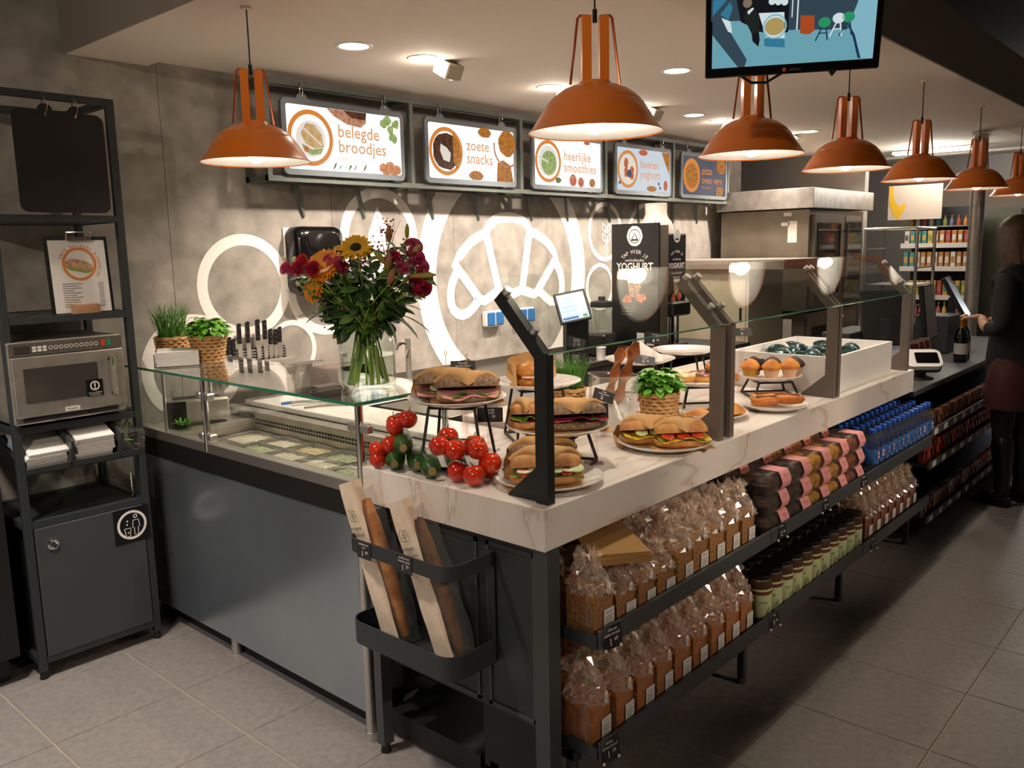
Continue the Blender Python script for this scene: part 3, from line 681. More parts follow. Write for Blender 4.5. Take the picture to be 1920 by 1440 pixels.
# ---------------------------------------------------------------- orange pendants
mat('orange','#ff8a2a',.3,coat=.4); mat('lampwhite','#fffdfa',.5); mat('bulb','#fff2dc',.5,emit=7); mat('cord','#171412',.6); mat('orangewire','#b8562a',.25,metal=.4)
def pendant_proto():
    t = T('pendant_lamp','x','pendant lamp',(0,0,0),0,'orange pendant lamps')
    prof = [(.052,.137),(.075,.133),(.100,.122),(.122,.107),(.137,.093),(.139,.088),(.144,.085),(.170,.045),(.193,.010),(.199,.006),(.2025,.0015),(.2015,.0)]
    sh = B().lathe(prof,48).obj('shade','orange',t)
    B().lathe([(.1985,.0035),(.194,.008),(.166,.041),(.141,.080),(.120,.100),(.095,.116),(.05,.126),(.0,.128)],40).obj('inner_shade','lampwhite',sh)
    B().lathe([(.0,.150),(.045,.148),(.054,.136)],24).obj('cap','orange',t)
    for s in (-1,1):
        B().box(s*.026-.014,s*.026+.014,-.017,.017,.140,.333).obj('neck_bracket','orange',t)
    for s in (-1,1):
        B().tube([(s*.018,0,.334),(s*.044,0,.335),(s*.051,0,.328),(s*.074,0,.140)],.0042,6).obj('cage_wire','orangewire',t)
    B().cyl((0,0,.315),(0,0,.352),.007).obj('cord_grip','black',t)
    B().cyl((0,0,.345),(0,0,(2.436-1.916)/.935),.0028,n=6).obj('cord','cord',t)
    B().cyl((0,0,(2.425-1.916)/.935),(0,0,(2.436-1.916)/.935),.02,n=16).obj('ceiling_rose','ceiling_paint',t)
    B().sph((0,0,.035),(.034,.034,.040),14,8).cyl((0,0,.065),(0,0,.127),.02).obj('bulb','bulb',t)
    return t
lp = pendant_proto()
pos = [(1.70,2.70,-.45,'orange pendant lamp nearest the steel rack, over the glass case'),(2.005,1.455,-.8,'largest orange pendant lamp, over the near corner of the counter'),(2.97,1.455,-.8,'orange pendant lamp partly behind the hanging monitor'),(3.90,1.455,-.8,'brightly lit orange pendant right of the hanging monitor'),(4.955,1.455,-.8,'orange pendant lamp above the white box of bags'),(6.175,1.46,-.8,'orange pendant lamp in front of the metal pole'),(7.39,1.465,-.8,'farthest orange pendant lamp, above the woman'),]
for k,(x,y,a,lab) in enumerate(pos):
    o = lp if k == 0 else dup(lp)
    o.location = (x,y,1.916+.0*k); o.scale = (.935,.935,.935); o.rotation_euler = (0,0,a); o['label'] = lab
    lamp('pendant_light','SPOT',(0,0,.0),PEND,WARM2,o,.035,(0,0,0),math.radians(118),1.0); lamp('shade_glow','SPOT',(0,0,.015),5,WARM2,o,.03,(PI,0,0),math.radians(168),.3)
# ---------------------------------------------------------------- recessed downlights and wall spots
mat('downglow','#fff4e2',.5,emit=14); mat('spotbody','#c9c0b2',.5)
dn = [(2.38,2.98,'nearest the orange pendant over the glass case'),(5.23,2.98,'between the second and third wall spots'),(6.7,2.80,'above the steel oven'),(3.86,2.30,'behind the largest orange pendant'),(8.1,2.9,'farthest from the glass case')]
for k,(x,y,lab) in enumerate(dn):
    t = T('downlight','round recessed white downlight %s'%lab,'downlight',(x,y,ZI),0,'recessed ceiling downlights')
    B().lathe([(.062,-.003),(.078,-.004),(.080,0)],32).obj('trim_ring','white',t); B().lathe([(.0,-.001),(.063,-.0015)],32).obj('lens','downglow',t)
    lamp('downlight_beam','SPOT',(0,0,-.01),DOWN,WARM,t,.05,(0,0,0),math.radians(125),.7)
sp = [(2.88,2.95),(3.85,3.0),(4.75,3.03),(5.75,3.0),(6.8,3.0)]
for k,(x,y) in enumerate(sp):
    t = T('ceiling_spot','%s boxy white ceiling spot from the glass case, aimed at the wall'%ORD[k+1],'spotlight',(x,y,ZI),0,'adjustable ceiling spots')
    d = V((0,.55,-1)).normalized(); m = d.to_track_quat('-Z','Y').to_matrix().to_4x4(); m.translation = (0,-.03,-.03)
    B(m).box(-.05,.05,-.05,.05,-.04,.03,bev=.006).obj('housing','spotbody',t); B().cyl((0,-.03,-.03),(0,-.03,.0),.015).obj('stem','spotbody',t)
    B(m).lathe([(0,-.042),(.038,-.042)],20).obj('lens','downglow',t); B().lathe([(.055,-.001),(.07,-.003),(.072,0)],28,(-.13,0,0)).obj('aperture_ring','white',t); B().lathe([(0,-.0012),(.056,-.0014)],28,(-.13,0,0)).obj('spill_disc','downglow',t)  # glowing disc stands in for the spot's bright spill on the ceiling
    lamp('spill_glow','POINT',(-.10,0,-.035),1.6,WARM2,t,.02)  # small added light for the same spill
    q = V((0,-.03,-.03))+d*.06
    lamp('spot_beam','SPOT',q,SPOT,WARM2,t,.03,d.to_track_quat('-Z','Y').to_euler(),math.radians(105),.9)
# added unseen spots that brighten the counter front, pendants and left wall
for k,(x,y,tx,ty,tz) in enumerate(((1.6,-2.2,1.95,1.4,.86),(3.2,-2.2,3.0,1.4,.86),(5.0,-2.2,4.2,1.4,.86),(-1.9,.1,1.75,2.5,1.75))):
    t = T('added_spot',['nearest added black spot over the aisle aimed at the counter','middle added black spot over the aisle aimed at the counter','farthest added black spot over the aisle aimed at the counter','added black spot left of the viewer aimed at the pendants'][k],'spotlight',(x,y,2.7),0,'added spots out of view')
    d = (V((tx,ty,tz))-V((x,y,2.7))).normalized(); m = d.to_track_quat('-Z','Y').to_matrix().to_4x4()
    B(m).cyl((0,0,.10),(0,0,-.06),.05,.055,18).obj('barrel','black',t); B(m).lathe([(0,-.061),(.05,-.061)],18).obj('lens','downglow',t); B().cyl((0,0,.0),(0,0,.6),.012).obj('stem','black',t)
    lamp('added_spot_beam','SPOT',d*.08,FILL_SPOT*(.5,1,1,.55)[k],WARM,t,.05,d.to_track_quat('-Z','Y').to_euler(),math.radians(27 if k < 3 else 56),.8)
# added unseen fill lights outside the canopy (left area, aisle, far shop)
for k,(x,y,wt,cc_,lab) in enumerate(((.30,2.55,3.6,WARM2,'left of the counter end'),(-1.0,2.7,3.4,(.86,.93,1),'over the seating side'),(-1.6,1.6,1.6,(.86,.93,1),'behind the viewer'),(.9,-1.0,.16,WARM2,'over the near aisle'),(4.2,-1.3,.4,WARM2,'over the middle aisle'),(7.2,-1.3,.25,WARM2,'over the far aisle'))):
    t = T('fill_fitting','round added fill light in the open ceiling %s'%lab,'fill light',(x,y,3.2),0,'added fill lights overhead')
    B().lathe([(.0,.1),(.09,.1),(.11,.0),(.10,.0)],24).obj('housing','black',t); B().lathe([(0,.01),(.1,.01)],24).obj('lens','downglow',t)
    lamp('fill_beam','SPOT',(0,0,-.02),FILL_CEIL*wt*2.5,cc_,t,.12,(0,0,0),math.radians(86 if k == 0 else 104),.6)
# ---------------------------------------------------------------- sneeze guard
CAMR = YAW-PI/2      # an object turned by this faces the customer's viewpoint
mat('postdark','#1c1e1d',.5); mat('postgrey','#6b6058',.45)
sg = T('sneeze_guard','slanted glass sneeze guard on steel posts along the counter','sneeze guard',(1.66,1.36,CT))
sM = MX.Translation((-1.66,-1.36,-CT))
ZK, YK, YT, ZT = 1.327, 1.372, 1.535, 1.497
def post(x,m):
    b = B(sM).box(x-.015,x+.015,1.352,1.392,CT,ZK+.008); p = b.obj('post',m,sg)
    B(sM).bar((x,YK,ZK-.005),(x,YT-.02,ZT-.02),.028,.034,(0,-1,1)).obj('slanted_arm',m,sg)
    B(sM).prism([(x-.004,1.392,CT),(x-.004,1.50,CT),(x-.004,1.50,CT+.006),(x-.004,1.392,CT+.10)],(.008,0,0)).obj('gusset',m,sg)
    for t in (.28,.85):
        c = V((x,YK,ZK)).lerp(V((x,YT,ZT)),t); n = V((0,-1,1)).normalized(); n = V((0,-(ZT-ZK),(YT-YK))).normalized()
        B(sM).cyl(c+n*.016,c+n*.034,.013,.012,14).obj('glass_button','steel',sg)
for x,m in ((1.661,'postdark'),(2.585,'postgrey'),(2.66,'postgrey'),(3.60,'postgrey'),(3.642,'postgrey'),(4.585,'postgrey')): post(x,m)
nrm = V((0,-(ZT-ZK),(YT-YK))).normalized()*.026
for a,c in ((1.64,2.605),(2.64,3.625),(3.635,4.60)):
    p0 = V((a,YK-.012,ZK-.012))+nrm; p1 = V((c,YK-.012,ZK-.012))+nrm; q = V((0,YT-YK+.02,ZT-ZK+.022))
    B(sM).prism([p0,p1,p1+q,p0+q],nrm.normalized()*.006).obj('slanted_pane','glass',sg)
    B(sM).prism([p0,p1,p1-q*.008,p0-q*.008],nrm.normalized()*.006).obj('pane_edge','greenedge',sg)
# ---------------------------------------------------------------- plates and stands
mat('china','#f1ece7',.18,coat=.4); mat('standblack','#15130f',.5)
plate_me = B().lathe([(0,.004),(.09,.004),(.105,.008),(.14,.017),(.155,.022),(.156,.0205),(.142,.012),(.105,.0),(.0,.0)],48).mesh('plate','china')
def plate(x,y,z,lab,s=1):
    o = link('plate',plate_me,None,(x,y,z)); o.scale = (s,s,1); return tag(o,lab,'plate','white plates on the counter')
def stand(x,y,h,rot,lab,r0=.085,r1=.115):
    """square wire stand: top and bottom frames joined by four slanted legs"""
    t = T('plate_stand',lab,'plate stand',(x,y,CT),rot,'black wire plate stands')
    top = [(r0*math.cos(PI/4+k*PI/2)*1.2,r0*math.sin(PI/4+k*PI/2)*1.2,h-.005) for k in range(4)]
    bot = [(r1*math.cos(PI/4+k*PI/2)*1.2,r1*math.sin(PI/4+k*PI/2)*1.2,.004) for k in range(4)]
    for nm,q in (('top_frame',top),('base_frame',bot)):
        b = B()
        for k in range(4): b.bar(q[k],q[(k+1)%4],.008)
        b.obj(nm,'standblack',t)
    for k in range(4): B().bar(top[k],bot[k],.008).obj('leg','standblack',t)
    return t
P1=(1.83,1.865,1.128); P2=(2.255,1.895,1.12); P3=(1.985,1.59,1.045); P4=(1.824,1.492,CT+.0015); P5=(2.397,1.463,CT+.0015); P6=(2.935,1.57,CT+.0015); P7=(3.06,1.70,1.04); P8=(3.62,2.10,1.08); P9=(3.15,2.05,1.09); P10=(3.50,1.60,1.01); P11=(3.226,1.455,CT+.0015)
for p,r,lab in ((P1,.55,'tall black wire stand under the ham sandwiches'),(P2,.95,'tall black wire stand under the burger bun plate'),(P3,.35,'low black wire stand under the filet americain sandwiches'),(P7,.8,'black wire stand under the doughnut plate'),(P8,.75,'tall black wire stand under the empty plate'),(P9,.6,'black wire stand behind the basil basket'),(P10,.75,'black wire stand under the muffins')):
    stand(p[0],p[1],p[2]-CT-.0008,r,lab)
for p,lab in ((P1,'white plate with two ham sandwiches on a tall stand'),(P2,'white plate with a wrapped burger bun behind the near post'),(P3,'white plate with beetroot red filled rolls on a low stand'),(P4,'white plate with egg and tomato sandwiches at the near corner'),(P5,'white plate with two cheese sandwiches on the marble edge'),(P6,'white plate with half moon turnovers on the marble'),(P7,'white plate with doughnuts on a stand'),(P8,'empty white plate on a tall stand'),(P9,'white plate with a wrapped roll behind the basil basket'),(P10,'white plate with muffins on a stand'),(P11,'white plate with sausage rolls in front of the muffins')):
    plate(*p,lab,.86 if p in (P10,P11,P6) else 1)
# ---------------------------------------------------------------- sandwiches
mat('crust_dark','#7a5a40',.75,noise=(90,'#a58a70',4,.4,.7),bump=(120,.4)); mat('crust_pale','#b06c34',.65,noise=(24,'#d39c5e',5,.35,.68),bump=(60,.25)); mat('crust_gold','#cf8a3c',.4,noise=(16,'#b5651f',3,.35,.7))
mat('crumb','#e6d0a4',.85,noise=(80,'#d6b57f')); mat('kraft','#c2925a',.8,noise=(20,'#cfa26c',3,.3,.7),bump=(12,.1)); mat('ham','#d99a94',.5,noise=(25,'#e8b7b0',3)); mat('cheese','#e8c23c',.5); mat('cheesepale','#e6d79a',.5)
mat('lettuce','#7fa83c',.55,noise=(40,'#4f7d26',3)); mat('eggwhite','#f2ece0',.35); mat('tomato_slice','#c8452b',.3); mat('beet','#8e1f34',.45,noise=(60,'#b8445a')); mat('cucumber','#c9d19a',.35); mat('skewer','#b39a3e',.5); mat('yolk','#e5a82c',.5)
def half_loaf(b,L,W,H,top=True,M=None,e=.55):
    """half of a long bun: domed on one side, cut flat on the other"""
    nu,nv = 18,7
    def fn(u,v):
        a = 2*PI*u; p = PI/2*v
        ca,sa = math.cos(a),math.sin(a)
        r = math.cos(p)**.42 if v < 1 else 0
        x = L/2*r*math.copysign(abs(ca)**.62,ca); y = W/2*r*math.copysign(abs(sa)**.8,sa); z = H*math.sin(p)**.75
        return (x,y,z if top else -z)
    b.grid(fn,nu,nv,True,M)
    b.add([fn(i/nu,0) for i in range(nu)],[tuple(range(nu))],M)
def wavy(b,x0,x1,y0,y1,z,amp,droop,seed,nu=14,nv=5,M=None):
    g = random.Random(seed); ph = [g.uniform(0,6) for _ in range(4)]
    def fn(u,v):
        x = x0+(x1-x0)*u; t = 1-v; y = y0+(y1-y0)*v+amp*.6*math.sin(7*u+ph[2])*t
        return (x,y,z+amp*math.sin(9*u+ph[0])*t+amp*.5*math.sin(17*u+ph[1])*t-droop*t*t)
    b.grid(fn,nu,nv,False,M)
def sandwich(loc,rot,lab,crust,fill,L=.19,W=.085,H=.034,open_=.22,paper=True,group='filled rolls on the counter',name='sandwich',fold=True,skew=True):
    t = T(name,lab,'sandwich',loc,rot,group)
    b = B(); half_loaf(b,L,W,H*.8,False,MX.Translation((0,0,H*.8+.001))); b.obj('bottom_bread',crust,t)
    z0 = H*.8+.001
    tm = MX.Translation((0,W*.36,z0+.010)) @ MX.Rotation(-open_,4,'X') @ MX.Translation((0,-W*.36,0))
    b = B(); half_loaf(b,L*.98,W*.97,H,True,tm); b.obj('top_bread',crust,t)
    z = z0+.003; g = random.Random(lab)
    for k,fm in enumerate(fill):
        if fm == 'egg':
            for q in range(3):
                x = -L*.32+q*L*.3; B().lathe([(0,.005),(.017,.005),(.02,.003),(.02,0),(0,0)],16,(x,-W*.36,z+.004),MX.Identity(4)).obj('egg_slice','eggwhite',t); B().lathe([(0,.0062),(.009,.006),(.0095,.005)],12,(x,-W*.36,z+.004)).obj('yolk','yolk',t)
        elif fm in ('tomato_slice','cucumber'):
            for q in range(3):
                x = -L*.3+q*L*.27+(.03 if fm=='cucumber' else 0); B(MX.Translation((x,-W*.37,z+.006)) @ MX.Rotation(.35,4,'X')).lathe([(0,.0025),(.02,.0025),(.022,0),(.02,-.0025),(0,-.0025)],16).obj(fm if fm!='cucumber' else 'cucumber_slice',fm,t)
        else:
            b = B(); wavy(b,-L*.46,L*.46,-W*(.60 if fm in ('ham','cheese') else .56),W*.3,z+.004*k,.005 if fm!='lettuce' else .007,.018 if fm in ('ham',) else (.008 if fm=='cheese' else .002),k+int(g.random()*99),18,5)
            b.obj(fm if fm not in ('cheesepale',) else 'cheese',fm,t)
        z += .004
    if paper:
        # kraft sheet: under the roll, up behind it, folded forward over the top to a point
        prof = [(-W*.62,.001),(-W*.2,.0),(W*.40,.0),(W*.66,.016),(W*.70,H*1.3),(W*.62,H*2.2),(W*.25,H*2.75),(-W*.15,H*2.85),(-W*.46,H*2.55),(-W*.60,H*1.85)]
        def fn(u,v):
            f = v*(len(prof)-1); i = min(int(f),len(prof)-2); w = f-i
            y = prof[i][0]*(1-w)+prof[i+1][0]*w; zz = prof[i][1]*(1-w)+prof[i+1][1]*w
            e = abs(2*u-1); x = (u-.5)*L*1.10
            if v > .62:
                k_ = (v-.62)/.38; y += (W*1.05*k_)*e**1.1*(.95 if fold else .2); zz += (H*.75*k_**3)*e-.016*e**3*k_
                x *= 1-.10*k_
            if v > .34:
                q_ = min(1,(v-.34)/.2); zz -= H*.85*q_*e**3.5; x *= 1-.07*q_*e; y -= W*.10*q_*e**3
            zz += .0035*math.sin(11*u+5*v)*v+.0012*math.sin(31*u+9*v)*v; y += .004*math.sin(9*u+7*v)*v
            return (x,y,zz+.0006)
        B().grid(fn,14,24).obj('kraft_wrap','kraft',t,70)
        if skew:
            B().cyl((.0,-.012,H*1.5),(.0,-.014,H*4.0),.0011,n=6).tube([(0+.004*math.sin(a),-.014,H*4.0+.006+.006*math.cos(a)) for a in [2*PI*i/10 for i in range(10)]],.0012,5,True).obj('bamboo_pick','skewer',t)
    return t
R_ = CAMR
def off(p,dx,dy,dz=.006):  # shift in the viewer's frame (right, away)
    c,s = math.cos(R_),math.sin(R_); return (p[0]+dx*c-dy*s,p[1]+dx*s+dy*c,p[2]+dz)
sandwich(off(P1,.035,-.035),R_+.12,'front ham sandwich with pink ham folds in kraft paper',"crust_dark",['lettuce','ham'],.205,.095,.035)
sandwich(off(P1,-.035,.045),R_+.12,'rear ham sandwich with cucumber half behind another ham sandwich','crust_dark',['ham','cucumber'],.205,.095,.035)
sandwich(off(P4,-.01,-.04),R_+.08,'front egg and tomato sandwich on the near corner plate','crust_pale',['lettuce','tomato_slice','egg','cucumber'],.21,.10,.038,skew=False)
sandwich(off(P4,-.015,.055,.014),R_+.05,'rear seeded sandwich with pale cheese on the near corner plate','crust_dark',['cheesepale'],.205,.095,.038,skew=False)
sandwich(off(P5,-.055,.025),R_+.10,'left cheese sandwich with cucumber on the marble edge plate','crust_pale',['lettuce','cheese','cucumber'],.185,.095,.034,skew=False)
sandwich(off(P5,.05,-.035),R_+.12,'right cheese sandwich with tomato and a pick on the marble edge plate','crust_pale',['lettuce','cheese','tomato_slice'],.185,.095,.034)
sandwich(off(P3,.05,-.01),R_+.14,'long dark roll with beetroot red filling under the price card','crust_dark',['lettuce','beet'],.21,.095,skew=False)
sandwich(off(P3,-.095,.01),R_+.0,'short golden roll with red filling left of the near post','crust_pale',['beet','lettuce'],.10,.08,skew=False)
# burger buns
def burger(loc,rot,lab):
    t = T('burger_bun',lab,'burger',loc,rot,'round filled buns')
    B().lathe([(0,0),(.042,.0),(.05,.010),(.049,.022),(0,.024)],24).obj('bottom_bun','crust_gold',t)
    b = B()
    for k in range(9):
        a = 2*PI*k/9; leaf(b,(.025*math.cos(a),.025*math.sin(a),.026),(math.cos(a),math.sin(a),.0),.034,.03,bend=.15)
    b.obj('lettuce','lettuce',t); B().lathe([(0,.03),(.046,.03),(.048,.026),(.046,.023),(0,.023)],20).obj('tomato_slice','tomato_slice',t)
    for a in (-2.0,-1.2): B().lathe([(0,.006),(.02,.006),(.023,.003),(.022,0),(0,0)],16,(.028*math.cos(a),.028*math.sin(a),.030)).obj('egg_slice','eggwhite',t)
    B().lathe([(0,.036),(.047,.036),(.052,.044),(.050,.058),(.038,.074),(.02,.082),(0,.084)],28).obj('top_bun','crust_gold',t)
    def fn(u,v):
        a = PI*(-.08+1.16*u); r = .058+.022*v+.008*math.sin(5*a)*v; z = .002+.095*v*(.75+.35*math.sin(PI*u))
        return (r*math.cos(a),r*math.sin(a)*1.0-.004,z)
    B().grid(fn,18,6).grid(lambda u,v:((-.075+.15*u),(-.07+.13*v),.0006),4,4).obj('kraft_wrap','kraft',t)
    for s in (-1,1): B().prism([(s*.05,-.045,.001),(s*.088,-.01,.035),(s*.078,.03,.092),(s*.052,-.005,.07)],(s*.0015,.0015,0)).obj('kraft_fold','kraft',t)
    B().cyl((0,0,.08),(0,0,.115),.0011,n=6).tube([(.004*math.sin(a),0,.12+.006*math.cos(a)) for a in [2*PI*i/10 for i in range(10)]],.0012,5,True).obj('bamboo_pick','skewer',t)
    return t
burger(off(P2,-.02,-.01),R_,'golden burger bun with egg wrapped in kraft paper')
# wrapped roll on P9
t = T('wrapped_roll','roll in a white paper wrap behind the basil basket','sandwich',off(P9,.0,0,.005),R_)
B().sph((-.02,0,.035),(.05,.045,.034),16,8).obj('roll','crust_gold',t); B().grid(lambda u,v:(-.005+.1*v,-.055+.11*u,.005+.088*math.sin(PI*u)**.6*(1-.75*v)),10,6).obj('paper_wrap','paper',t)
# turnovers (half moons), doughnuts, sausage rolls, muffins
mat('pastry','#d99a48',.5,noise=(18,'#b86f26',3,.35,.7)); mat('doughnut_glaze','#e6c9a2',.3); mat('doughnut_choc','#7d3f2a',.35,noise=(60,'#b06a3e',3)); mat('doughnut_straw','#b56a5a',.35)
def turnover(loc,rot,lab,tilt=0):
    t = T('turnover',lab,'pastry',loc,rot,'half moon turnovers'); t.rotation_euler = (tilt,0,rot)
    def fn(u,v):
        a = PI*u; r = .075*v
        x = r*math.cos(a); y = r*math.sin(a)*.75; z = .034*max(0,1-v**2.2)*math.sin(PI*min(1,max(.0,.12+.76*u)))**.5
        return (x,y,z+.002)
    B().grid(fn,20,7).grid(lambda u,v:(fn(u,v)[0],fn(u,v)[1],.001),20,3).obj('body','pastry',t)
    b = B()
    for k in range(13):
        a = PI*(k+.5)/13; b.sph((.075*math.cos(a),.056*math.sin(a),.005),(.009,.009,.005),8,5)
    o = b.obj('crimped_edge','pastry',t); o['kind'] = 'stuff'
    return t
turnover(off(P6,-.06,-.035,.010),R_+PI*.9,'half moon turnover on the left of its plate'); turnover(off(P6,.03,.0,.022),R_+.25,'half moon turnover leaning in the middle of its plate',-.35); turnover(off(P6,.075,.03,.012),R_+PI*1.4,'half moon turnover at the far right of its plate')
def ring_cake(loc,lab,m,rx=.05,r=.02,tilt=0):
    t = T('doughnut',lab,'doughnut',loc,0,'doughnuts on the plate'); t.rotation_euler = (tilt,tilt*.4,.3)
    fn = lambda u,v:((rx-r*.45+r*math.cos(2*PI*v))*math.cos(2*PI*u),(rx-r*.45+r*math.cos(2*PI*v))*math.sin(2*PI*u),r+r*.95*math.sin(2*PI*v))
    B().grid(fn,24,10,True).obj('ring','pastry',t)
    B().grid(lambda u,v:tuple(V(fn(u,.06+.40*v))*1.0+V((0,0,.0015+.0015*math.sin(9*u*PI)))),24,5,True).obj('glaze',m,t)
    return t
ring_cake(off(P7,-.075,-.02,.012),'pale glazed doughnut on the left of the plate','doughnut_glaze',.058); ring_cake(off(P7,.01,-.03,.012),'chocolate doughnut in the middle of the plate','doughnut_choc',.055); ring_cake(off(P7,.065,.0,.03),'brown doughnut leaning by the guard post','doughnut_choc',.05,.02,.5); ring_cake(off(P7,.09,-.055,.012),'reddish doughnut behind the guard posts','doughnut_straw',.045)
def sroll(loc,rot,lab,L,m):
    t = T('sausage_roll',lab,'pastry',loc,rot,'sausage rolls on the plate')
    B().grid(lambda u,v:((v-.5)*L,(.028*(math.sin(PI*min(1,max(0,v)))**.25))*math.cos(2*PI*u),.024+.022*(math.sin(PI*v)**.25)*math.sin(2*PI*u)),16,12,True).obj('roll',m,t)
    B().grid(lambda u,v:((v-.5)*L*.7,-.012+.024*u,.0455+.002*math.sin(PI*u)),4,8).obj('filling_seam','doughnut_choc',t)
    return t
mat('pastry_orange','#cf7a2a',.45,noise=(20,'#a9561a',3,.35,.7))
sroll(off(P11,-.045,-.03,.012),R_+.12,'front left brown sausage roll',.125,'pastry_orange'); sroll(off(P11,.045,-.02,.018),R_-.35,'right brown sausage roll with dark seam',.14,'pastry_orange'); sroll(off(P11,.0,.045,.012),R_+.1,'pale rear sausage roll',.19,'pastry')
mat('muffincup','#d9b08f',.7); mat('muffin','#d98f2e',.5,noise=(22,'#b9671c',3,.3,.7)); mat('muffin_choc','#42241a',.6); mat('cupgold','#b98a2c',.35)
def muffin(loc,lab,top,cup,rot=0):
    t = T('muffin',lab,'muffin',loc,rot,'muffins on the stand')
    n = 40
    b = B(); v=[];f=[]
    for j,(r,z) in enumerate(((.024,0),(.034,.038))):
        for i in range(n): q = r*(1+(.045 if i%2 else 0)); v.append((q*math.cos(2*PI*i/n),q*math.sin(2*PI*i/n),z))
    b.add(v,[(i,(i+1)%n,n+(i+1)%n,n+i) for i in range(n)]+[tuple(range(n))[::-1]]); b.obj('paper_cup',cup,t)
    B().lathe([(0,.030),(.034,.036),(.042,.042),(.043,.050),(.036,.062),(.022,.074),(.008,.082),(0,.083)],24).obj('dome',top,t)
    return t
muffin(off(P10,-.012,-.055,.012),'orange muffin in the middle front of the stand plate','muffin','muffincup'); muffin(off(P10,.075,-.03,.012),'orange muffin right of the middle front muffin','muffin','muffincup'); muffin(off(P10,.115,.025,.012),'dark chocolate muffin on the right of the stand plate','muffin_choc','muffincup')
muffin(off(P10,.02,.04,.012),'chocolate muffin at the back of the stand plate','muffin_choc','cupgold'); muffin(off(P10,-.06,.05,.012),'chocolate sprinkled muffin at the back left','muffin_choc','cupgold'); muffin(off(P10,-.095,-.02,.012),'golden cupped muffin behind the price card','muffin','cupgold')
# ---------------------------------------------------------------- courgettes and tomatoes
mat('zucskin','#20401c',.32,noise=(40,'#3a6229',4,.4,.75),coat=.15); mat('zucend','#97804c',.7); mat('tomato','#c2260f',.12,noise=(4,'#d8431a',2,.35,.75),coat=.6,sss=.05); mat('vine','#3f5a24',.6)
def courgette(p,d,lab,L=.20,r=.030):
    t = T('courgette',lab,'courgette',p,0,'pile of courgettes'); d = V(d).normalized(); m = d.to_track_quat('X','Z').to_matrix().to_4x4()
    pr = [(0,r*.35),(.006,r*.42),(.014,r*.72),(.035,r*.98),(L*.5,r),(L*.85,r*.96),(L*.97,r*.6),(L,r*.05)]
    b = B(m); n = 18; v = []; f = []
    for x,rr in pr:
        for i in range(n): a = 2*PI*i/n; q = rr*(1+.03*math.cos(6*a)); v.append((x,q*math.cos(a),q*math.sin(a)))
    for j in range(len(pr)-1):
        for i in range(n): f.append((j*n+i,j*n+(i+1)%n,(j+1)*n+(i+1)%n,(j+1)*n+i))
    b.add(v,f); b.obj('body','zucskin',t); B(m).cyl((-.006,0,0),(.006,0,0),r*.36,r*.38,12).obj('stem_stub','zucend',t)
CR = .030
courgette((1.617,1.925,CT+CR),(.66,.72,0),'bottom left courgette in the pile beside the tomatoes'); courgette((1.645,1.852,CT+CR),(.63,.76,0),'bottom middle courgette beneath the topmost one'); courgette((1.622,1.765,CT+CR+.001),(.60,.78,.0),'large courgette right of the pyramid, end pointing forward',.20,.031); courgette((1.70,1.735,CT+CR),(.62,.77,0),'courgette half hidden behind the tomato truss'); courgette((1.622,1.888,CT+CR+.052),(.64,.76,.0),'topmost courgette of the pile',.19)
def truss(lab,loc,pts,rr,seed):
    t = T('tomato_truss',lab,'tomatoes',loc,0,'vine tomatoes'); g = random.Random(seed); L0 = V(loc)
    ctr = sum((V(p) for p in pts),V())/len(pts)
    for p in pts:
        q = V(p)-L0; r = rr*g.uniform(.94,1.06)
        prof = [(0,-r*.88),(r*.45,-r*.84),(r*.8,-r*.55),(r,-.02*r),(r*.92,r*.42),(r*.62,r*.78),(r*.28,r*.86),(.0,r*.76)]
        m = MX.Translation(q) @ Euler((g.uniform(-.5,.3),g.uniform(.0,.5),g.uniform(0,6))).to_matrix().to_4x4()
        o = B(m).lathe(prof,22).obj('tomato','tomato',t,60)
        b = B(m)
        for k in range(5): a = 2*PI*k/5+g.uniform(-.2,.2); leaf(b,(0,0,r*.78),(math.cos(a),math.sin(a),.12),r*.8,.006,bend=.25)
        b.tube([(0,0,r*.76),(.002,.002,r*1.0),(.008,.004,r*1.22)],.0016,5); b.obj('calyx','vine',o)
    zs = sorted(pts,key=lambda p:p[2]); up = V((.02,.02,.018))
    b = B(); b.tube([V(p)-L0+up*(.8+.4*g.random()) for p in zs],.0024,6)
    b.obj('vine_stem','vine',t)
truss('truss of ripe tomatoes hanging over the courgettes beside the glass case',(1.64,2.0,CT+.001),[(1.70,1.952,1.085),(1.672,1.98,1.062),(1.69,2.0,1.070),(1.655,1.985,1.008),(1.632,2.02,.990),(1.628,2.015,.962),(1.672,2.03,.985)],.029,2)
truss('large truss of ripe tomatoes in front of the courgettes',(1.68,1.66,CT+.001),[(1.668,1.706,.966),(1.664,1.636,.966),(1.742,1.652,.966),(1.662,1.708,1.030),(1.700,1.655,1.032),(1.635,1.745,1.042),(1.70,1.775,1.052),(1.735,1.70,1.03),(1.725,1.63,.99)],.0325,5)
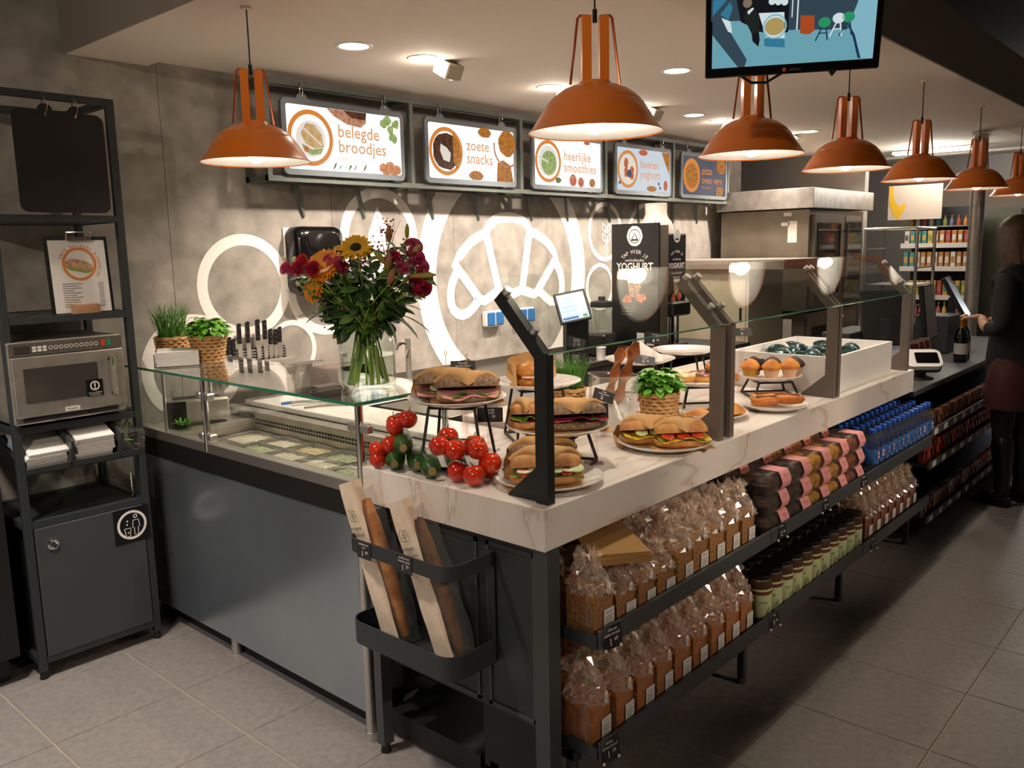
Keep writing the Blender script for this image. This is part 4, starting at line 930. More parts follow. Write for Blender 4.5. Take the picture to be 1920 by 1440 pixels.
# ---------------------------------------------------------------- price cards in clear holders
mat('card','#232323',.4); mat('chalk','#f1efec',.6)
def price_card(x,y,z,lines,price,cents,lab,w=.085,h=.048,tilt=.25,rot=None,base=True,roll=0,size=1,zb=None):
    rot = R_ if rot is None else rot
    t = T('price_card',lab,'price card',(x,y,zb if zb is not None else (CT if base else z)),rot,'black price cards')
    z -= (zb if zb is not None else (CT if base else z)); m = MX.Translation((0,0,z)) @ MX.Rotation(roll,4,'Y') @ MX.Rotation(-tilt,4,'X')
    B(m).box(-w/2,w/2,0,.0012,-h/2,h/2).obj('card','card',t)
    f = Face(m @ V((0,-.0002,0)),m.to_3x3() @ V((1,0,0)),m.to_3x3() @ V((0,0,1)),t,.0004)
    for k,s in enumerate(lines): f.text(s,0,h*(.33-.19*k),h*.19,'chalk','lettering',1)
    f.text(price,-h*.12,-h*.22,h*.46,'chalk','price',1); f.text(cents,h*.24,-h*.12,h*.24,'chalk','price_cents',1)
    if base:
        B(m).box(-w*.45,w*.45,.0014,.003,-h*.8,h*.1).obj('clear_backing','plexi',t)
        B().box(-.012,.012,.010,.0125,.002,max(.01,z-h*.45)).box(-.03,.03,-.005,.045,.0,.0025).obj('clear_stand','plexi',t)
    return t
price_card(2.03,2.035,1.200,['broodje','van de maand'],'3','50','black price card reading broodje van de maand')
price_card(2.0,1.885,1.058,['broodje','gezond'],'3','25','black price card reading broodje gezond')
price_card(2.06,1.505,1.103,['broodje','filet americain'],'3','05','black price card reading broodje filet americain',.088)
price_card(2.385,1.70,1.085,['twist','kaas bacon'],'2','','tilted black price card in front of the bacon twist jar',.075,.045,.7,None,True,.35)
price_card(2.83,2.16,1.13,['broodje','tonijn'],'3','75','black price card behind the chive basket',.085,.05)
price_card(2.95,2.25,1.185,['broodje','gezond'],'1','75','upper tilted price card above the chive basket',.08,.05,.5,None,True,.3)
price_card(3.06,1.915,1.212,['broodje','brie'],'4','50','black price card by the empty plate',.085,.05,.3,None,True,.15)
price_card(2.84,1.825,1.152,['broodje','bol'],'3','75','grey lit price card above the basil basket',.085,.048,.9,None,True,.2)
price_card(3.50,1.735,1.210,['panini'],'3','','price card above the muffins by the guard posts',.08,.045,.8)
price_card(3.43,1.64,1.078,['muffin'],'0','99','black price card reading 0.99 in front of the muffins',.085,.05)
price_card(2.12,2.10,1.195,['broodje'],'2','50','price card seen edge on behind the ham sandwiches',.08,.048,.8,R_+1.1)
# ---------------------------------------------------------------- woven baskets with herbs
mat('wicker','#c08a52',.7,noise=(50,'#d8ad76',3,.3,.7)); mat('wickerdark','#8a5a2e',.8); mat('soil','#2b1d14',.9); mat('chive','#3f7a22',.5,noise=(30,'#63a336')); mat('basil','#4c9422',.4,noise=(18,'#7cbf3c',3,.3,.7),coat=.15)
def basket_parts(t,rt,rb,h):
    n = 26; rows = 8
    B().lathe([(0,.002),(rb*.96,.002),(rt*.95,h*.98)],n).obj('liner','wickerdark',t)
    b = B()
    for j in range(rows):
        z = h*(j+.5)/rows; r = rb+(rt-rb)*z/h; p = []
        for i in range(n*2):
            a = PI*i/n; k = (1 if (i//2+j)%2 else -1); p.append(((r+.0028*k)*math.cos(a),(r+.0028*k)*math.sin(a),z+.0015*k))
        b.tube(p,h/rows*.46,6,True)
    b.obj('weave','wicker',t,60)
    b = B()
    for q in range(2): b.tube([((rt+.001)*math.cos(2*PI*i/32),(rt+.001)*math.sin(2*PI*i/32),h-.002+.006*q*.6+.0015*math.sin(i*PI/2+q*PI)) for i in range(32)],.0042,6,True)
    b.obj('rim','wicker',t,60)
    B().lathe([(0,h*.9),(rt*.9,h*.9)],18).obj('soil','soil',t)
def chive_pot(loc,lab,rt,rb,h,H,seed):
    t = T('chive_basket',lab,'potted herb',loc,0,'woven baskets of herbs'); basket_parts(t,rt,rb,h); g = random.Random(seed); b = B()
    for k in range(150):
        a = g.uniform(0,2*PI); r = rt*.75*math.sqrt(g.random()); q = g.uniform(.2,.6 if g.random()<.85 else 1.1); b0 = g.uniform(0,2*PI); L = H*g.uniform(.6,1.05)
        p = V((r*math.cos(a),r*math.sin(a),h*.9)); d = V((math.cos(a)*q*.4+.1*math.cos(b0),math.sin(a)*q*.4+.1*math.sin(b0),1))
        b.tube([p,p+d*(L*.4),p+d*(L*.75)+V((math.cos(b0),math.sin(b0),0))*.006,p+d*L+V((math.cos(b0),math.sin(b0),-.2))*.02],[.0017,.0016,.0012,.0004],4,cap=False)
    b.obj('chives','chive',t); return t
def basil_pot(loc,lab,rt,rb,h,H,seed,n=75):
    t = T('basil_basket',lab,'potted herb',loc,0,'woven baskets of herbs'); basket_parts(t,rt,rb,h); g = random.Random(seed); b = B(); s = B()
    for k in range(n):
        a = g.uniform(0,2*PI); ph = g.uniform(.05,1)**.6; rr = rt*1.15*math.sqrt(1-ph*ph*.9); z = h*.95+H*ph*g.uniform(.75,1)
        c = V((rr*math.cos(a)*g.uniform(.5,1),rr*math.sin(a)*g.uniform(.5,1),z)); d = V((math.cos(a),math.sin(a),g.uniform(-.3,.5)))
        leaf(b,c,d,g.uniform(.03,.048),g.uniform(.026,.036),bend=.4,n=5)
        if k%4 == 0: s.tube([(rt*.4*math.cos(a),rt*.4*math.sin(a),h*.85),(rr*.6*math.cos(a),rr*.6*math.sin(a),z*.8),tuple(c)],.0015,5)
    b.obj('leaves','basil',t,80); s.obj('stems','basil',t); return t
chive_pot((1.80,3.63,GT+.001),'chive basket on the glass top left of the basil',.072,.058,.10,.165,1)
basil_pot((1.845,3.40,GT+.001),'basil basket on the glass top beside the knives',.075,.055,.115,.085,2,170)
basil_pot((2.73,1.69,CT),'basil basket on the marble in front of the doughnuts',.073,.058,.115,.10,5,210)
chive_pot((2.68,2.085,CT),'chive basket on the marble behind the burger bun',.068,.055,.10,.15,6)
# napkin caddy on the glass
nc = T('napkin_caddy','wire caddy filled with white napkins on the glass top','napkins',(1.725,3.44,GT+.001),math.radians(-28))
for k in range(9):
    z = .004+.0068*k; B().box(-.083+rnd.uniform(-.004,.004),.083,-.083,.083+rnd.uniform(-.004,.004),z,z+.0062,bev=.0015).obj('napkin','paper',nc)
b = B()
for x,y in ((-.09,-.09),(.09,-.09),(.09,.09),(-.09,.09)): b.tube([(x,y,.0),(x,y,.058)],.0018)
b.tube([(-.09,-.09,.003),(.09,-.09,.003),(.09,.09,.003),(-.09,.09,.003)],.0018,6,True); b.obj('wire_frame','standblack',nc)
# ---------------------------------------------------------------- vase with bouquet
vz = T('glass_vase','clear glass vase half filled with water on the glass top','vase',(1.82,2.285,GT+.001))
vo = [(.0,.004),(.085,.004),(.094,.012),(.095,.03),(.0955,.13),(.094,.155),(.085,.178),(.066,.192),(.052,.200),(.049,.210),(.055,.222),(.067,.235)]
vi = [(r-.0035,z) for r,z in vo[3:]][::-1]
B().lathe([(0,.0),(.088,.0)]+vo[2:]+[(.0655,.236)]+vi+[(.088,.016),(0,.012)],40).obj('glass_body','glass',vz)
B().lathe([(0,.0125),(.086,.0165),(.0915,.03),(.092,.112),(0,.112)],36).obj('water','water',vz)
mat('stemgreen','#9db84e',.45,noise=(14,'#7a9a38')); mat('leafdark','#24431f',.4,noise=(16,'#44692e',3,.35,.7)); mat('leafmid','#456b2a',.45,noise=(16,'#6a8f3c'))
mat('sunyellow','#e9a911',.5,noise=(20,'#f2c224')); mat('sundark','#241408',.9); mat('gerbera','#ef8d12',.5,noise=(22,'#f5a82a')); mat('rosered','#b81f4e',.5,noise=(30,'#d83f70')); mat('rosepink','#d0487c',.5,noise=(30,'#e87aa0')); mat('lilybud','#8f9c3e',.45,noise=(20,'#a8762f')); mat('lilypink','#b35a56',.5,noise=(20,'#8f7a44')); mat('statice','#8d4f73',.6); mat('coral','#dd4a48',.5); mat('budcream','#d6d9a0',.5)
fb = T('bouquet','bouquet of sunflower, gerberas, pink roses and lilies in the vase','bouquet',(1.82,2.285,GT+.03))
Fz = GT+.03
rgt = V((math.cos(CAMR),math.sin(CAMR),0)); awy = V((-math.sin(CAMR),math.cos(CAMR),0))
def fp(px,py,dy=0):   # picture offsets (in pixels around the vase) turned into a point of the bouquet
    s = 2.88/1586; return rgt*((px-690)*s)+awy*dy+V((0,0,1.371-(py-600)*s*1.02-Fz))
NECK = V((0,0,1.345-Fz))
def stem(q,m='stemgreen',r=.0028,bend=.0):
    g = rnd; a = g.uniform(0,2*PI); foot = V((.07*math.cos(a),.07*math.sin(a),-.012)); nk = NECK+V((g.uniform(-.03,.03),g.uniform(-.03,.03),0))
    pts = [foot,foot.lerp(nk,.5),nk,nk.lerp(q,.5)+V((0,0,.01)),q]; return pts,r
sb = B()
def flower_disc(q,face,rp,npet,mp,mc,rc,layers=2,w=.35,name='flower'):
    z = V(face).normalized(); m = z.to_track_quat('Z','Y').to_matrix().to_4x4(); m.translation = q; b = B(m)
    for l in range(layers):
        for k in range(npet):
            a = 2*PI*(k+.5*l)/npet+rnd.uniform(-.08,.08); d = V((math.cos(a),math.sin(a),.12+.22*l)); leaf(b,(rc*.7*math.cos(a),rc*.7*math.sin(a),.002*l),d,(rp-rc*.6)*(1-.16*l)*rnd.uniform(.9,1.05),rp*w,bend=.12,n=4)
    o = b.obj(name,mp,fb,80); B(m).sph((0,0,.004),(rc,rc,rc*.45),16,6).obj('flower_centre',mc,o)
    p,r = stem(q); sb.tube(p,r,6); return o
tocam = -(awy)+V((0,0,.25))
flower_disc(fp(683,470,-.05),tocam*1+V((0,0,.8)),.062,15,'sunyellow','sundark',.019,2,.30,'sunflower')
flower_disc(fp(625,500,-.06),tocam+V((0,0,.5))-rgt*.3,.068,28,'gerbera','gerbera',.018,3,.34,'orange_gerbera')
flower_disc(fp(600,540,-.03),tocam-rgt*.8,.052,24,'gerbera','gerbera',.014,2,.34,'orange_gerbera')
flower_disc(fp(652,478,-.0),tocam+V((0,0,.9)),.042,14,'sunyellow','sundark',.014,2,.30,'sunflower')
def rose(px,py,dy,r,m):
    q = fp(px,py,dy); z = (tocam+rgt*((px-690)/200)+V((0,0,.3))).normalized(); mm = z.to_track_quat('Z','Y').to_matrix().to_4x4(); mm.translation = q; b = B(mm)
    for l in range(5):
        for k in range(5):
            a0 = 2*PI*k/5+l*.7; rr = r*(.25+.19*l)
            b.grid(lambda u,v:((rr*(.7+.35*v))*math.cos(a0+1.5*(u-.5)),(rr*(.7+.35*v))*math.sin(a0+1.5*(u-.5)),(-.5*r+v*r*(1.15-.12*l))),5,3)
    b.obj('rose',m,fb,80); p,s = stem(q); sb.tube(p,s,6)
for a in ((578,505,-.05,.021,'rosered'),(609,505,-.07,.021,'rosered'),(555,503,-.03,.018,'rosepink'),(790,490,-.02,.026,'rosepink'),(797,540,-.03,.032,'rosered'),(785,470,.03,.024,'rosepink'),(803,528,-.01,.026,'coral'),(584,490,-.02,.018,'coral'),(648,498,-.05,.022,'rosepink'),(660,505,-.04,.018,'rosered'),(768,508,-.05,.019,'rosepink'),(752,488,-.02,.018,'rosered'),(635,488,-.03,.017,'rosepink'),(800,505,-.02,.022,'rosepink')): rose(a[0],a[1],a[2]-.03,a[3]*1.25,a[4])
def bud(px,py,dy,d,L,r,m):
    q = fp(px,py,dy); d = (rgt*d[0]+V((0,0,d[1]))+awy*(-.1)).normalized(); mm = d.to_track_quat('Z','Y').to_matrix().to_4x4(); mm.translation = q
    B(mm).lathe([(.0,0),(r*.55,L*.06),(r*.9,L*.3),(r,L*.55),(r*.75,L*.8),(r*.3,L*.96),(0,L)],10).obj('lily_bud',m,fb,70); p,s = stem(q); sb.tube(p,s*.8,6)
for a in ((742,462,-.03,(.05,1),.058,.012,'lilybud'),(773,455,.0,(.08,1),.05,.008,'lilybud'),(738,500,-.06,(-.75,.9),.062,.011,'lilybud'),(778,490,-.04,(.9,.95),.06,.011,'lilybud'),(777,522,-.06,(1,.04),.095,.011,'lilybud'),(742,535,-.08,(.35,.9),.055,.013,'lilypink'),(740,510,-.06,(.15,1),.06,.013,'lilypink'),(551,492,-.03,(-.3,.8),.02,.008,'budcream'),(566,494,-.03,(.2,.8),.022,.008,'budcream'),(578,535,-.06,(-.2,.6),.02,.009,'budcream')): bud(*a)
# filler sprigs and foliage
b = B()
for px,py,n in ((740,440,38),(725,470,22),(690,500,14),(635,520,14),(628,575,26),(625,590,18),(672,592,14),(770,480,18)):
    for k in range(n): q = fp(px+rnd.gauss(0,9),py+rnd.gauss(0,15),rnd.uniform(-.09,-.01)); b.sph(q,rnd.uniform(.0022,.0042),6,4)
o = b.obj('statice_sprigs','statice',fb); o['kind'] = 'stuff'
b = B()
for k in range(16): q = fp(735+rnd.uniform(-18,28),rnd.uniform(408,470),rnd.uniform(-.03,.03)); b.tube([fp(730+rnd.uniform(-8,12),505,0),q],.0009,4)
o = b.obj('twigs','statice',fb); o['kind'] = 'stuff'
bd = B(); bm_ = B()
for k in range(430):
    px = rnd.gauss(690,50); py = rnd.uniform(515,620)
    if abs(px-690) > 40+(615-py)*.75: continue
    q = fp(px,py,rnd.uniform(-.05,.06)); d = rgt*((px-690)/60+rnd.uniform(-.4,.4))+V((0,0,rnd.uniform(-.5,.5)))-awy*rnd.uniform(0,.6); leaf(bd if k%3 else bm_,q,d,rnd.uniform(.04,.07),rnd.uniform(.026,.042),up=V((rnd.uniform(-.3,.3),-.7,.7)),bend=.3,n=5)
for k in range(120):
    px = rnd.uniform(625,785); py = rnd.uniform(478,540); leaf(bd if k%3 else bm_,fp(px,py,rnd.uniform(-.03,.07)),rgt*rnd.uniform(-1,1)+V((0,0,rnd.uniform(-.4,.9)))-awy*rnd.uniform(0,.5),rnd.uniform(.03,.05),rnd.uniform(.018,.03),up=V((rnd.uniform(-.3,.3),-.7,.7)),bend=.3,n=5)
for px,py,dx,dz,L,w in ((640,575,-1,-.25,.11,.045),(610,585,-1,.1,.07,.035),(745,590,1,-.6,.12,.05),(760,590,1,-.35,.12,.03),(765,572,1,-.1,.07,.02),(735,600,.6,-1,.09,.04),(650,600,-.4,-1,.07,.04)):
    leaf(bd,fp(px,py,-.07),rgt*dx+V((0,0,dz)),L,w,bend=.25,n=6)
bd.obj('dark_leaves','leafdark',fb,80); bm_.obj('light_leaves','leafmid',fb,80)
for k in range(16): 
    p,r = stem(fp(690+rnd.uniform(-40,50),rnd.uniform(545,590),rnd.uniform(-.06,.05))); sb.tube(p,.003,6)
sb.obj('stems','stemgreen',fb)
# ---------------------------------------------------------------- glass jar with bacon twists
bj = T('glass_jar','clear square glass jar holding bacon twists and a paper napkin','jar',(2.55,1.775,CT),CAMR+.25)
def ring_sq(w,z,r=.02): return [(x,y,z) for x,y in rrect(w,w,r,4)]
b = B(); lv = [ring_sq(.145,.0),ring_sq(.15,.006),ring_sq(.15,.19),ring_sq(.158,.2),ring_sq(.152,.2),ring_sq(.144,.19),ring_sq(.143,.008)]; n = len(lv[0])
b.add([p for l in lv for p in l],[(j*n+i,j*n+(i+1)%n,(j+1)*n+(i+1)%n,(j+1)*n+i) for j in range(len(lv)-1) for i in range(n)]+[tuple(range(n))[::-1],tuple(range((len(lv)-1)*n,len(lv)*n))]); b.obj('glass_body','jarglass',bj)
mat('bacon','#b0652a',.5,noise=(30,'#7d3c16',4,.35,.7),bump=(40,.4))
def twist(p0,p1,lab):
    t = T('bacon_twist',lab,'pastry twist',p0,0,'bacon twists in the jar'); p0,p1 = V(p0),V(p1); d = p1-p0; L = d.length; m = d.to_track_quat('Z','Y').to_matrix().to_4x4(); b = B(m)
    b.grid(lambda u,v:((.019+.004*math.sin(17*v))*math.cos(2*PI*u)*(1+.3*math.cos(4*PI*u))*math.cos(9*v)-(.012)*math.sin(2*PI*u)*math.sin(9*v),(.019+.004*math.sin(17*v))*math.cos(2*PI*u)*math.sin(9*v)+.012*math.sin(2*PI*u)*math.cos(9*v),L*v),14,26,True)
    b.obj('twisted_dough','bacon',t)
twist((2.545,1.80,CT+.09),(2.56,1.745,CT+.295),'left bacon twist sticking out of the jar'); twist((2.575,1.775,CT+.09),(2.62,1.72,CT+.315),'right bacon twist leaning out of the jar')
t = T('crumpled_napkin','crumpled white napkin in the bottom of the jar','napkin',(2.555,1.77,CT+.008),CAMR+.25)
g = random.Random(4); B().grid(lambda u,v:(-.055+.11*u,-.055+.03*math.sin(7*u+4*v),.0+.11*v+.03*math.sin(5*u+2)*v+.008*math.sin(23*u*v)),10,8).grid(lambda u,v:(-.05+.1*u,.0+.025*math.sin(9*u+3*v),.085*v+.02*math.cos(7*u)*v),8,6).obj('paper','paper',t)
# ---------------------------------------------------------------- white open box with teal packets
wbx = T('white_box','long open white box standing on the far end of the marble','display box',(3.675,1.385,CT))
w1,d1,h1,th = .755,.50,.165,.016
B().box(0,w1,0,th,0,h1).box(0,w1,d1-th,d1,0,h1).box(0,th,th,d1-th,0,h1).box(w1-th,w1,th,d1-th,0,h1).obj('sides','white',wbx); B().box(th,w1-th,th,d1-th,.10,.108).obj('floor_panel','white',wbx)
mat('teal','#24484c',.2,metal=.6,noise=(30,'#7d9798',4,.5,.7)); mat('tealdark','#173236',.3)
g = random.Random(12)
spots = [(.10,.12),(.20,.10),(.30,.12),(.42,.11),(.52,.13),(.14,.22),(.26,.21),(.37,.23),(.48,.22),(.20,.33),(.32,.33),(.43,.34),(.08,.33),(.55,.25),(.62,.30),(.60,.15),(.34,.42),(.50,.40)]
for k,(x,y) in enumerate(spots):
    r_ = ['front','middle','rear'][0 if y<.18 else 1 if y<.30 else 2]
    t = T('snack_packet','shiny teal packet, number %s of its %s row counted along the white box'%(ORD[1+sum(1 for q in spots if (q[1]<.18 if r_=='front' else .18<=q[1]<.30 if r_=='middle' else q[1]>=.30) and q[0]<x)],r_),'packet',(3.675+x,1.385+y,CT+.109),g.uniform(0,3),'teal packets in the white box')
    s = g.uniform(1.05,1.35)
    B(MX.Translation((0,0,.012)) @ MX.Rotation(g.uniform(.2,.75),4,'X')).grid(lambda u,v:((u-.5)*.085*s*(1-.15*abs(2*v-1)),(v-.5)*.06*s,.022+.024*math.sin(PI*u)**.5*math.sin(PI*v)**.5),10,8).grid(lambda u,v:((u-.5)*.085*s*(1-.15*abs(2*v-1)),(v-.5)*.06*s,.022-.014*math.sin(PI*u)**.5*math.sin(PI*v)**.5),10,8).obj('foil_bag','teal',t)
    B().box(-.045*s,-.038*s,-.02,.02,.018,.024).box(.038*s,.045*s,-.02,.02,.018,.024).obj('crimp','tealdark',t)
# ---------------------------------------------------------------- baguettes in the holder with bags and price cards
mat('crust_bag','#b06a2a',.55,noise=(18,'#d8a05c',4,.35,.7),bump=(30,.3)); mat('paperbag','#d9c3ab',.8,noise=(30,'#e2d0bb')); mat('printgreen','#333f36',.7); mat('crust_brown','#5a3c22',.6,noise=(30,'#7d5a34',4,.35,.7))
def baguette(p0,p1,lab,crust):
    t = T('baguette',lab,'baguette',p0,0,'baguettes in paper sleeves'); p0,p1 = V(p0),V(p1); d = p1-p0; L = d.length
    # bag frame: x across (toward corner, -Y), z along the loaf
    zx = d.normalized(); yx = V((1,0,0)); xx = V((0,-1,0)); xx = (xx-zx*xx.dot(zx)).normalized(); yx = zx.cross(xx)
    m = MX((xx,yx,zx)).transposed().to_4x4()
    B(m).grid(lambda u,v:(.012+.030*math.cos(2*PI*u)*math.sin(PI*(.04+.92*v))**.35,.024*math.sin(2*PI*u)*math.sin(PI*(.04+.92*v))**.35+.0012*math.sin(40*v),.02+(L-.08)*v),16,30,True).obj('loaf',crust,t)
    b = B(m); b.grid(lambda u,v:(-.058+.080*u,-.031-.004*math.sin(PI*u)+.002*math.sin(13*v+3*u),.0+L*v),6,14); b.grid(lambda u,v:(-.058+.03*u,-.031+.06*u,.0+L*v),3,10); b.obj('paper_sleeve','paperbag',t)
    B(m).grid(lambda u,v:(.014+.040*u+.012*math.sin(PI*v)*u,-.033+.055*u*u+.004*math.sin(19*v+4*u),(L+.01)*v),6,20).obj('clear_window','cello',t)
    f = Face(m @ V((-.022,-.0395,L*.665)),m.to_3x3() @ V((1,0,0)),m.to_3x3() @ V((0,0,1)),t,.0006)
    b = f.stroke([(-.014,.055),(-.018,.075),(-.008,.09),(.004,.084),(.016,.086),(.018,.07),(.014,.052),(-.014,.055)],.0016,1,None,False)
    f.stroke([(0,.055),(.002,.08)],.0016,1,b,False)
    for z in (.062,.07,.078): f.stroke([(-.008,z+.005),(0,z),(.009,z+.006)],.0015,1,b,False)
    b.obj('bread_emblem','printgreen',t,0)
    f.text('krokant',.0,.032,.018,'printgreen','sleeve_text',1); f.text('gebakken',.0,.012,.018,'printgreen','sleeve_text',1)
    return t
baguette((1.535,1.815,.458),(1.50,1.955,.935),'left baguette in a paper sleeve leaning in the black holder','crust_bag'); baguette((1.535,1.58,.458),(1.50,1.73,.92),'right dark baguette in a paper sleeve leaning in the black holder','crust_brown')
HR = -PI/2
price_card(HX-.182,1.875,.752,['stokbrood','wit'],'1','09','black price card on the holder below the left baguette',.062,.052,0,HR,False)
price_card(HX-.182,1.70,.752,['stokbrood','boeren grof'],'1','29','black price card on the holder beside the right baguette',.062,.052,0,HR,False)
# ---------------------------------------------------------------- bagged bread on the two shelves
mat('bread_seed','#8a5a26',.75,noise=(110,'#c08a3e',5,.38,.66),bump=(140,.5)); mat('bread_wheat','#9c5a22',.7,noise=(60,'#c47c34',4,.35,.7),bump=(80,.3)); mat('label','#e9e4df',.6); mat('labelprint','#8c8780',.7); mat('closure','#e8e2da',.4)
glass('cello_top','#f6eee6',1.7,.14,2.2,.11,'#fff6ec')
def bread_proto(m,seed):
    t = T('bread_bag','x','bread',(0,0,0),0,'bagged loaves'); g = random.Random(seed)
    W,D,H = .098,.125,.125
    # sliced loaf with domed top
    b = B(); ns = 8
    for k in range(ns):
        y0 = D*k/ns+.0006; y1 = D*(k+1)/ns-.0006; r = 1+g.uniform(-.02,.02)
        pr = [(-W*.43*r,0),(W*.43*r,0),(W*.45*r,H*.6),(W*.47*r,H*.78),(W*.36*r,H*.95),(W*.15*r,H),(-W*.15*r,H),(-W*.36*r,H*.95),(-W*.47*r,H*.78),(-W*.45*r,H*.6)]
        b.prism([(x,y0,z+.002) for x,z in pr],(0,y1-y0,0))
    b.obj('sliced_loaf',m,t)
    B().grid(lambda u,v:((W*.5+.002*math.sin(31*v))*math.copysign(abs(math.cos(2*PI*u))**.35,math.cos(2*PI*u)),D/2+(D*.52)*math.copysign(abs(math.sin(2*PI*u))**.35,math.sin(2*PI*u)),.001+(H*.93)*v),24,4,True).obj('bag_sleeve','cello',t)
    def top(u,v):
        a = 2*PI*u; k = .95*(1-v)**1.1+.22; n_ = math.sin(7*a+seed)*.5+math.sin(13*a+seed*2+9*v)*.5
        w = .012*n_*(.4+v); fl = .35*max(0,v-.68)/.32
        return ((W*.5*(k+fl*.6)+w)*math.cos(a), D*.42+(D*.5*(k+fl*.5)+w)*math.sin(a), H*.9+.095*v+.010*math.sin(9*a+seed)*v)
    g2 = random.Random(seed+50); J = [[(g2.uniform(-.008,.008),g2.uniform(-.008,.008),g2.uniform(-.007,.007)) for _ in range(34)] for _ in range(16)]
    B().grid(lambda u,v:tuple(V(top(u,v))+V(J[round(v*14)][round(u*34)%34])),34,14,True).obj('crumpled_top','cello_top',t,0)
    f = Face((0,-.0045,0),(1,0,0),(0,0,1),t,.0006)
    lb = f.rect(-.004,.042,.012,.064,1).obj('price_label','label',t,0)
    f.text('brood',.019,.055,.010,'labelprint','label_text',2)
    b = B()
    for k in range(5): f.rect(.002,.036-.004*(k%2),.018+.006*k,.0205+.006*k,2,b)
    b.obj('label_lines','labelprint',lb,0)['kind'] = 'stuff'
    o = [( .016+.010*math.cos(a)*1.0,.118+.017*math.sin(a)) for a in [2*PI*i/14 for i in range(14)]]
    f.poly(o,2).obj('bag_closure','closure',t,0)
    return t
bu = bread_proto('bread_seed',3); bl = bread_proto('bread_wheat',8)
def bags(proto,xs,y,z,first,rowname,sc=1):
    for k,x in enumerate(xs):
        o = proto if first and k == 0 else dup(proto)
        o.location = (x,y+rnd.uniform(-.004,.004),z); o.rotation_euler = (0,0,rnd.uniform(-.05,.05)); o.scale = (1,1,sc*rnd.uniform(.97,1.04))
        if z > .5 and 1 <= k <= 3: o.scale = (1,1,.82)
        o['label'] = '%s bag of %s, counted from the counter corner'%(ORD[k+1],rowname)
bags(bu,[1.762+.107*k for k in range(9)],1.262,.566,True,'seeded bread in the upper front row',1.1)
bags(bu,[1.762+.107*k for k in range(9)],1.415,.566,False,'seeded bread in the upper rear row',1.12)
bags(bl,[1.755+.109*k for k in range(9)],1.262,.246,True,'brown bread in the lower front row',1.12)
bags(bl,[1.755+.109*k for k in range(9)],1.42,.246,False,'brown bread in the lower rear row',1.12)
# stack of kraft paper bags lying on the first loaves
mat('kraftbag','#a87f4a',.8,noise=(25,'#b98f58',3)); mat('logo_green','#1f5c38',.6)
kb = T('paper_bag_stack','stack of brown paper bags with a green logo lying on the bread','paper bags',(1.93,1.335,.700),-.62)
kb.location = (1.925,1.365,.742)
for k in range(7): B(MX.Rotation(rnd.uniform(-.05,.05),4,'Z')).box(-.085,.085,-.14+rnd.uniform(-.012,.012),.14,.0045*k,.0045*k+.0032).obj('paper_bag','kraftbag',kb)
f = Face((0,0,.0318),(1,0,0),(0,1,0),kb); f.poly([(.02,.06),(.04,.10),(.0,.115),(-.03,.09),(-.01,.10),(.015,.09)],1).obj('green_logo','logo_green',kb,0); f.poly([(.01,.05),(-.045,.07),(-.05,.10),(-.03,.075)],1).obj('green_logo','logo_green',kb,0)
# ---------------------------------------------------------------- clear boxes of small cakes, pink labels
mat('cake_choc','#3a1f14',.5,noise=(30,'#5a3220',3)); mat('cake_yellow','#c99a2e',.5,noise=(16,'#e8c75a',3)); mat('cake_brown','#8a4a20',.5,noise=(16,'#b26a30',3)); mat('pinklabel','#e59a98',.55); mat('pinktext','#b35f5e',.6); glass('boxplastic','#f3e8dc',1,.06,1.5,.03)
def cake_proto(m):
    t = T('cake_box','x','cake box',(0,0,0),0,'boxes of small cakes')
    W,D,H = .19,.15,.072
    for i in range(3):
        for j in range(2):
            x = -W*.31+i*W*.31; y = D*.27+j*D*.46
            B().lathe([(0,.004),(.022,.004),(.027,.030),(.030,.036),(.028,.048),(.016,.058),(0,.06)],14,(x,y,0)).obj('cake',m,t)
    def ro(w,d,z,r=.018): return [(x,y+D/2,z) for x,y in rrect(w,d,r,3)]
    lv = [ro(W*.86,D*.84,.001),ro(W*.94,D*.93,.03),ro(W*.99,D*.98,.033),ro(W*.99,D*.98,.037),ro(W*.93,D*.92,.04),ro(W*.86,D*.85,H-.004),ro(W*.80,D*.78,H)]; n = len(lv[0])
    B().add([p for l in lv for p in l],[(j*n+i,j*n+(i+1)%n,(j+1)*n+(i+1)%n,(j+1)*n+i) for j in range(len(lv)-1) for i in range(n)]+[tuple(range(n))[::-1],tuple(range((len(lv)-1)*n,len(lv)*n))]).obj('clear_box','boxplastic',t)
    pf = [(D*.62,H+.0012),(D*.10,H+.0012),(.010,H-.004),(-.002,.040),(-.003,.031),(.004,.012)]
    def fn(u,v):
        q = v*(len(pf)-1); i = min(int(q),len(pf)-2); w = q-i; return (.002+.072*u,pf[i][0]*(1-w)+pf[i+1][0]*w-.0012,pf[i][1]*(1-w)+pf[i+1][1]*w)
    lb = B().grid(fn,2,10).obj('pink_label','pinklabel',t,60)
    f = Face((.037,-.0022,.057),(1,0,0),(0,.12,1),lb,.001)
    f.text('muffins',0,.004,.011,'pinktext','label_text',2); f.text('6 stuks',0,-.006,.008,'pinktext','label_text',2)
    return t
cc = [cake_proto('cake_choc'),cake_proto('cake_yellow'),cake_proto('cake_brown')]; used = set()
nm_ = ['dark chocolate cakes','yellow cakes','brown cakes']; lay = ['bottom','middle','top']
col = [0,0,1,1,2]; colname = ['beside the bread bags','second column from the bread bags','middle column','second column from the water bottles','beside the water bottles']
for c in range(5):
    for l in range(3):
        for d in range(2):
            k = col[c]; p = cc[k]
            o = p if k not in used else dup(p); used.add(k)
            o.location = (2.835+.193*c,1.243+.158*d,.5645+.0745*l); o.rotation_euler = (0,0,rnd.uniform(-.03,.03)); o['label'] = '%s box of %s, %s, %s row'%(lay[l],nm_[k],colname[c],['front','rear'][d])
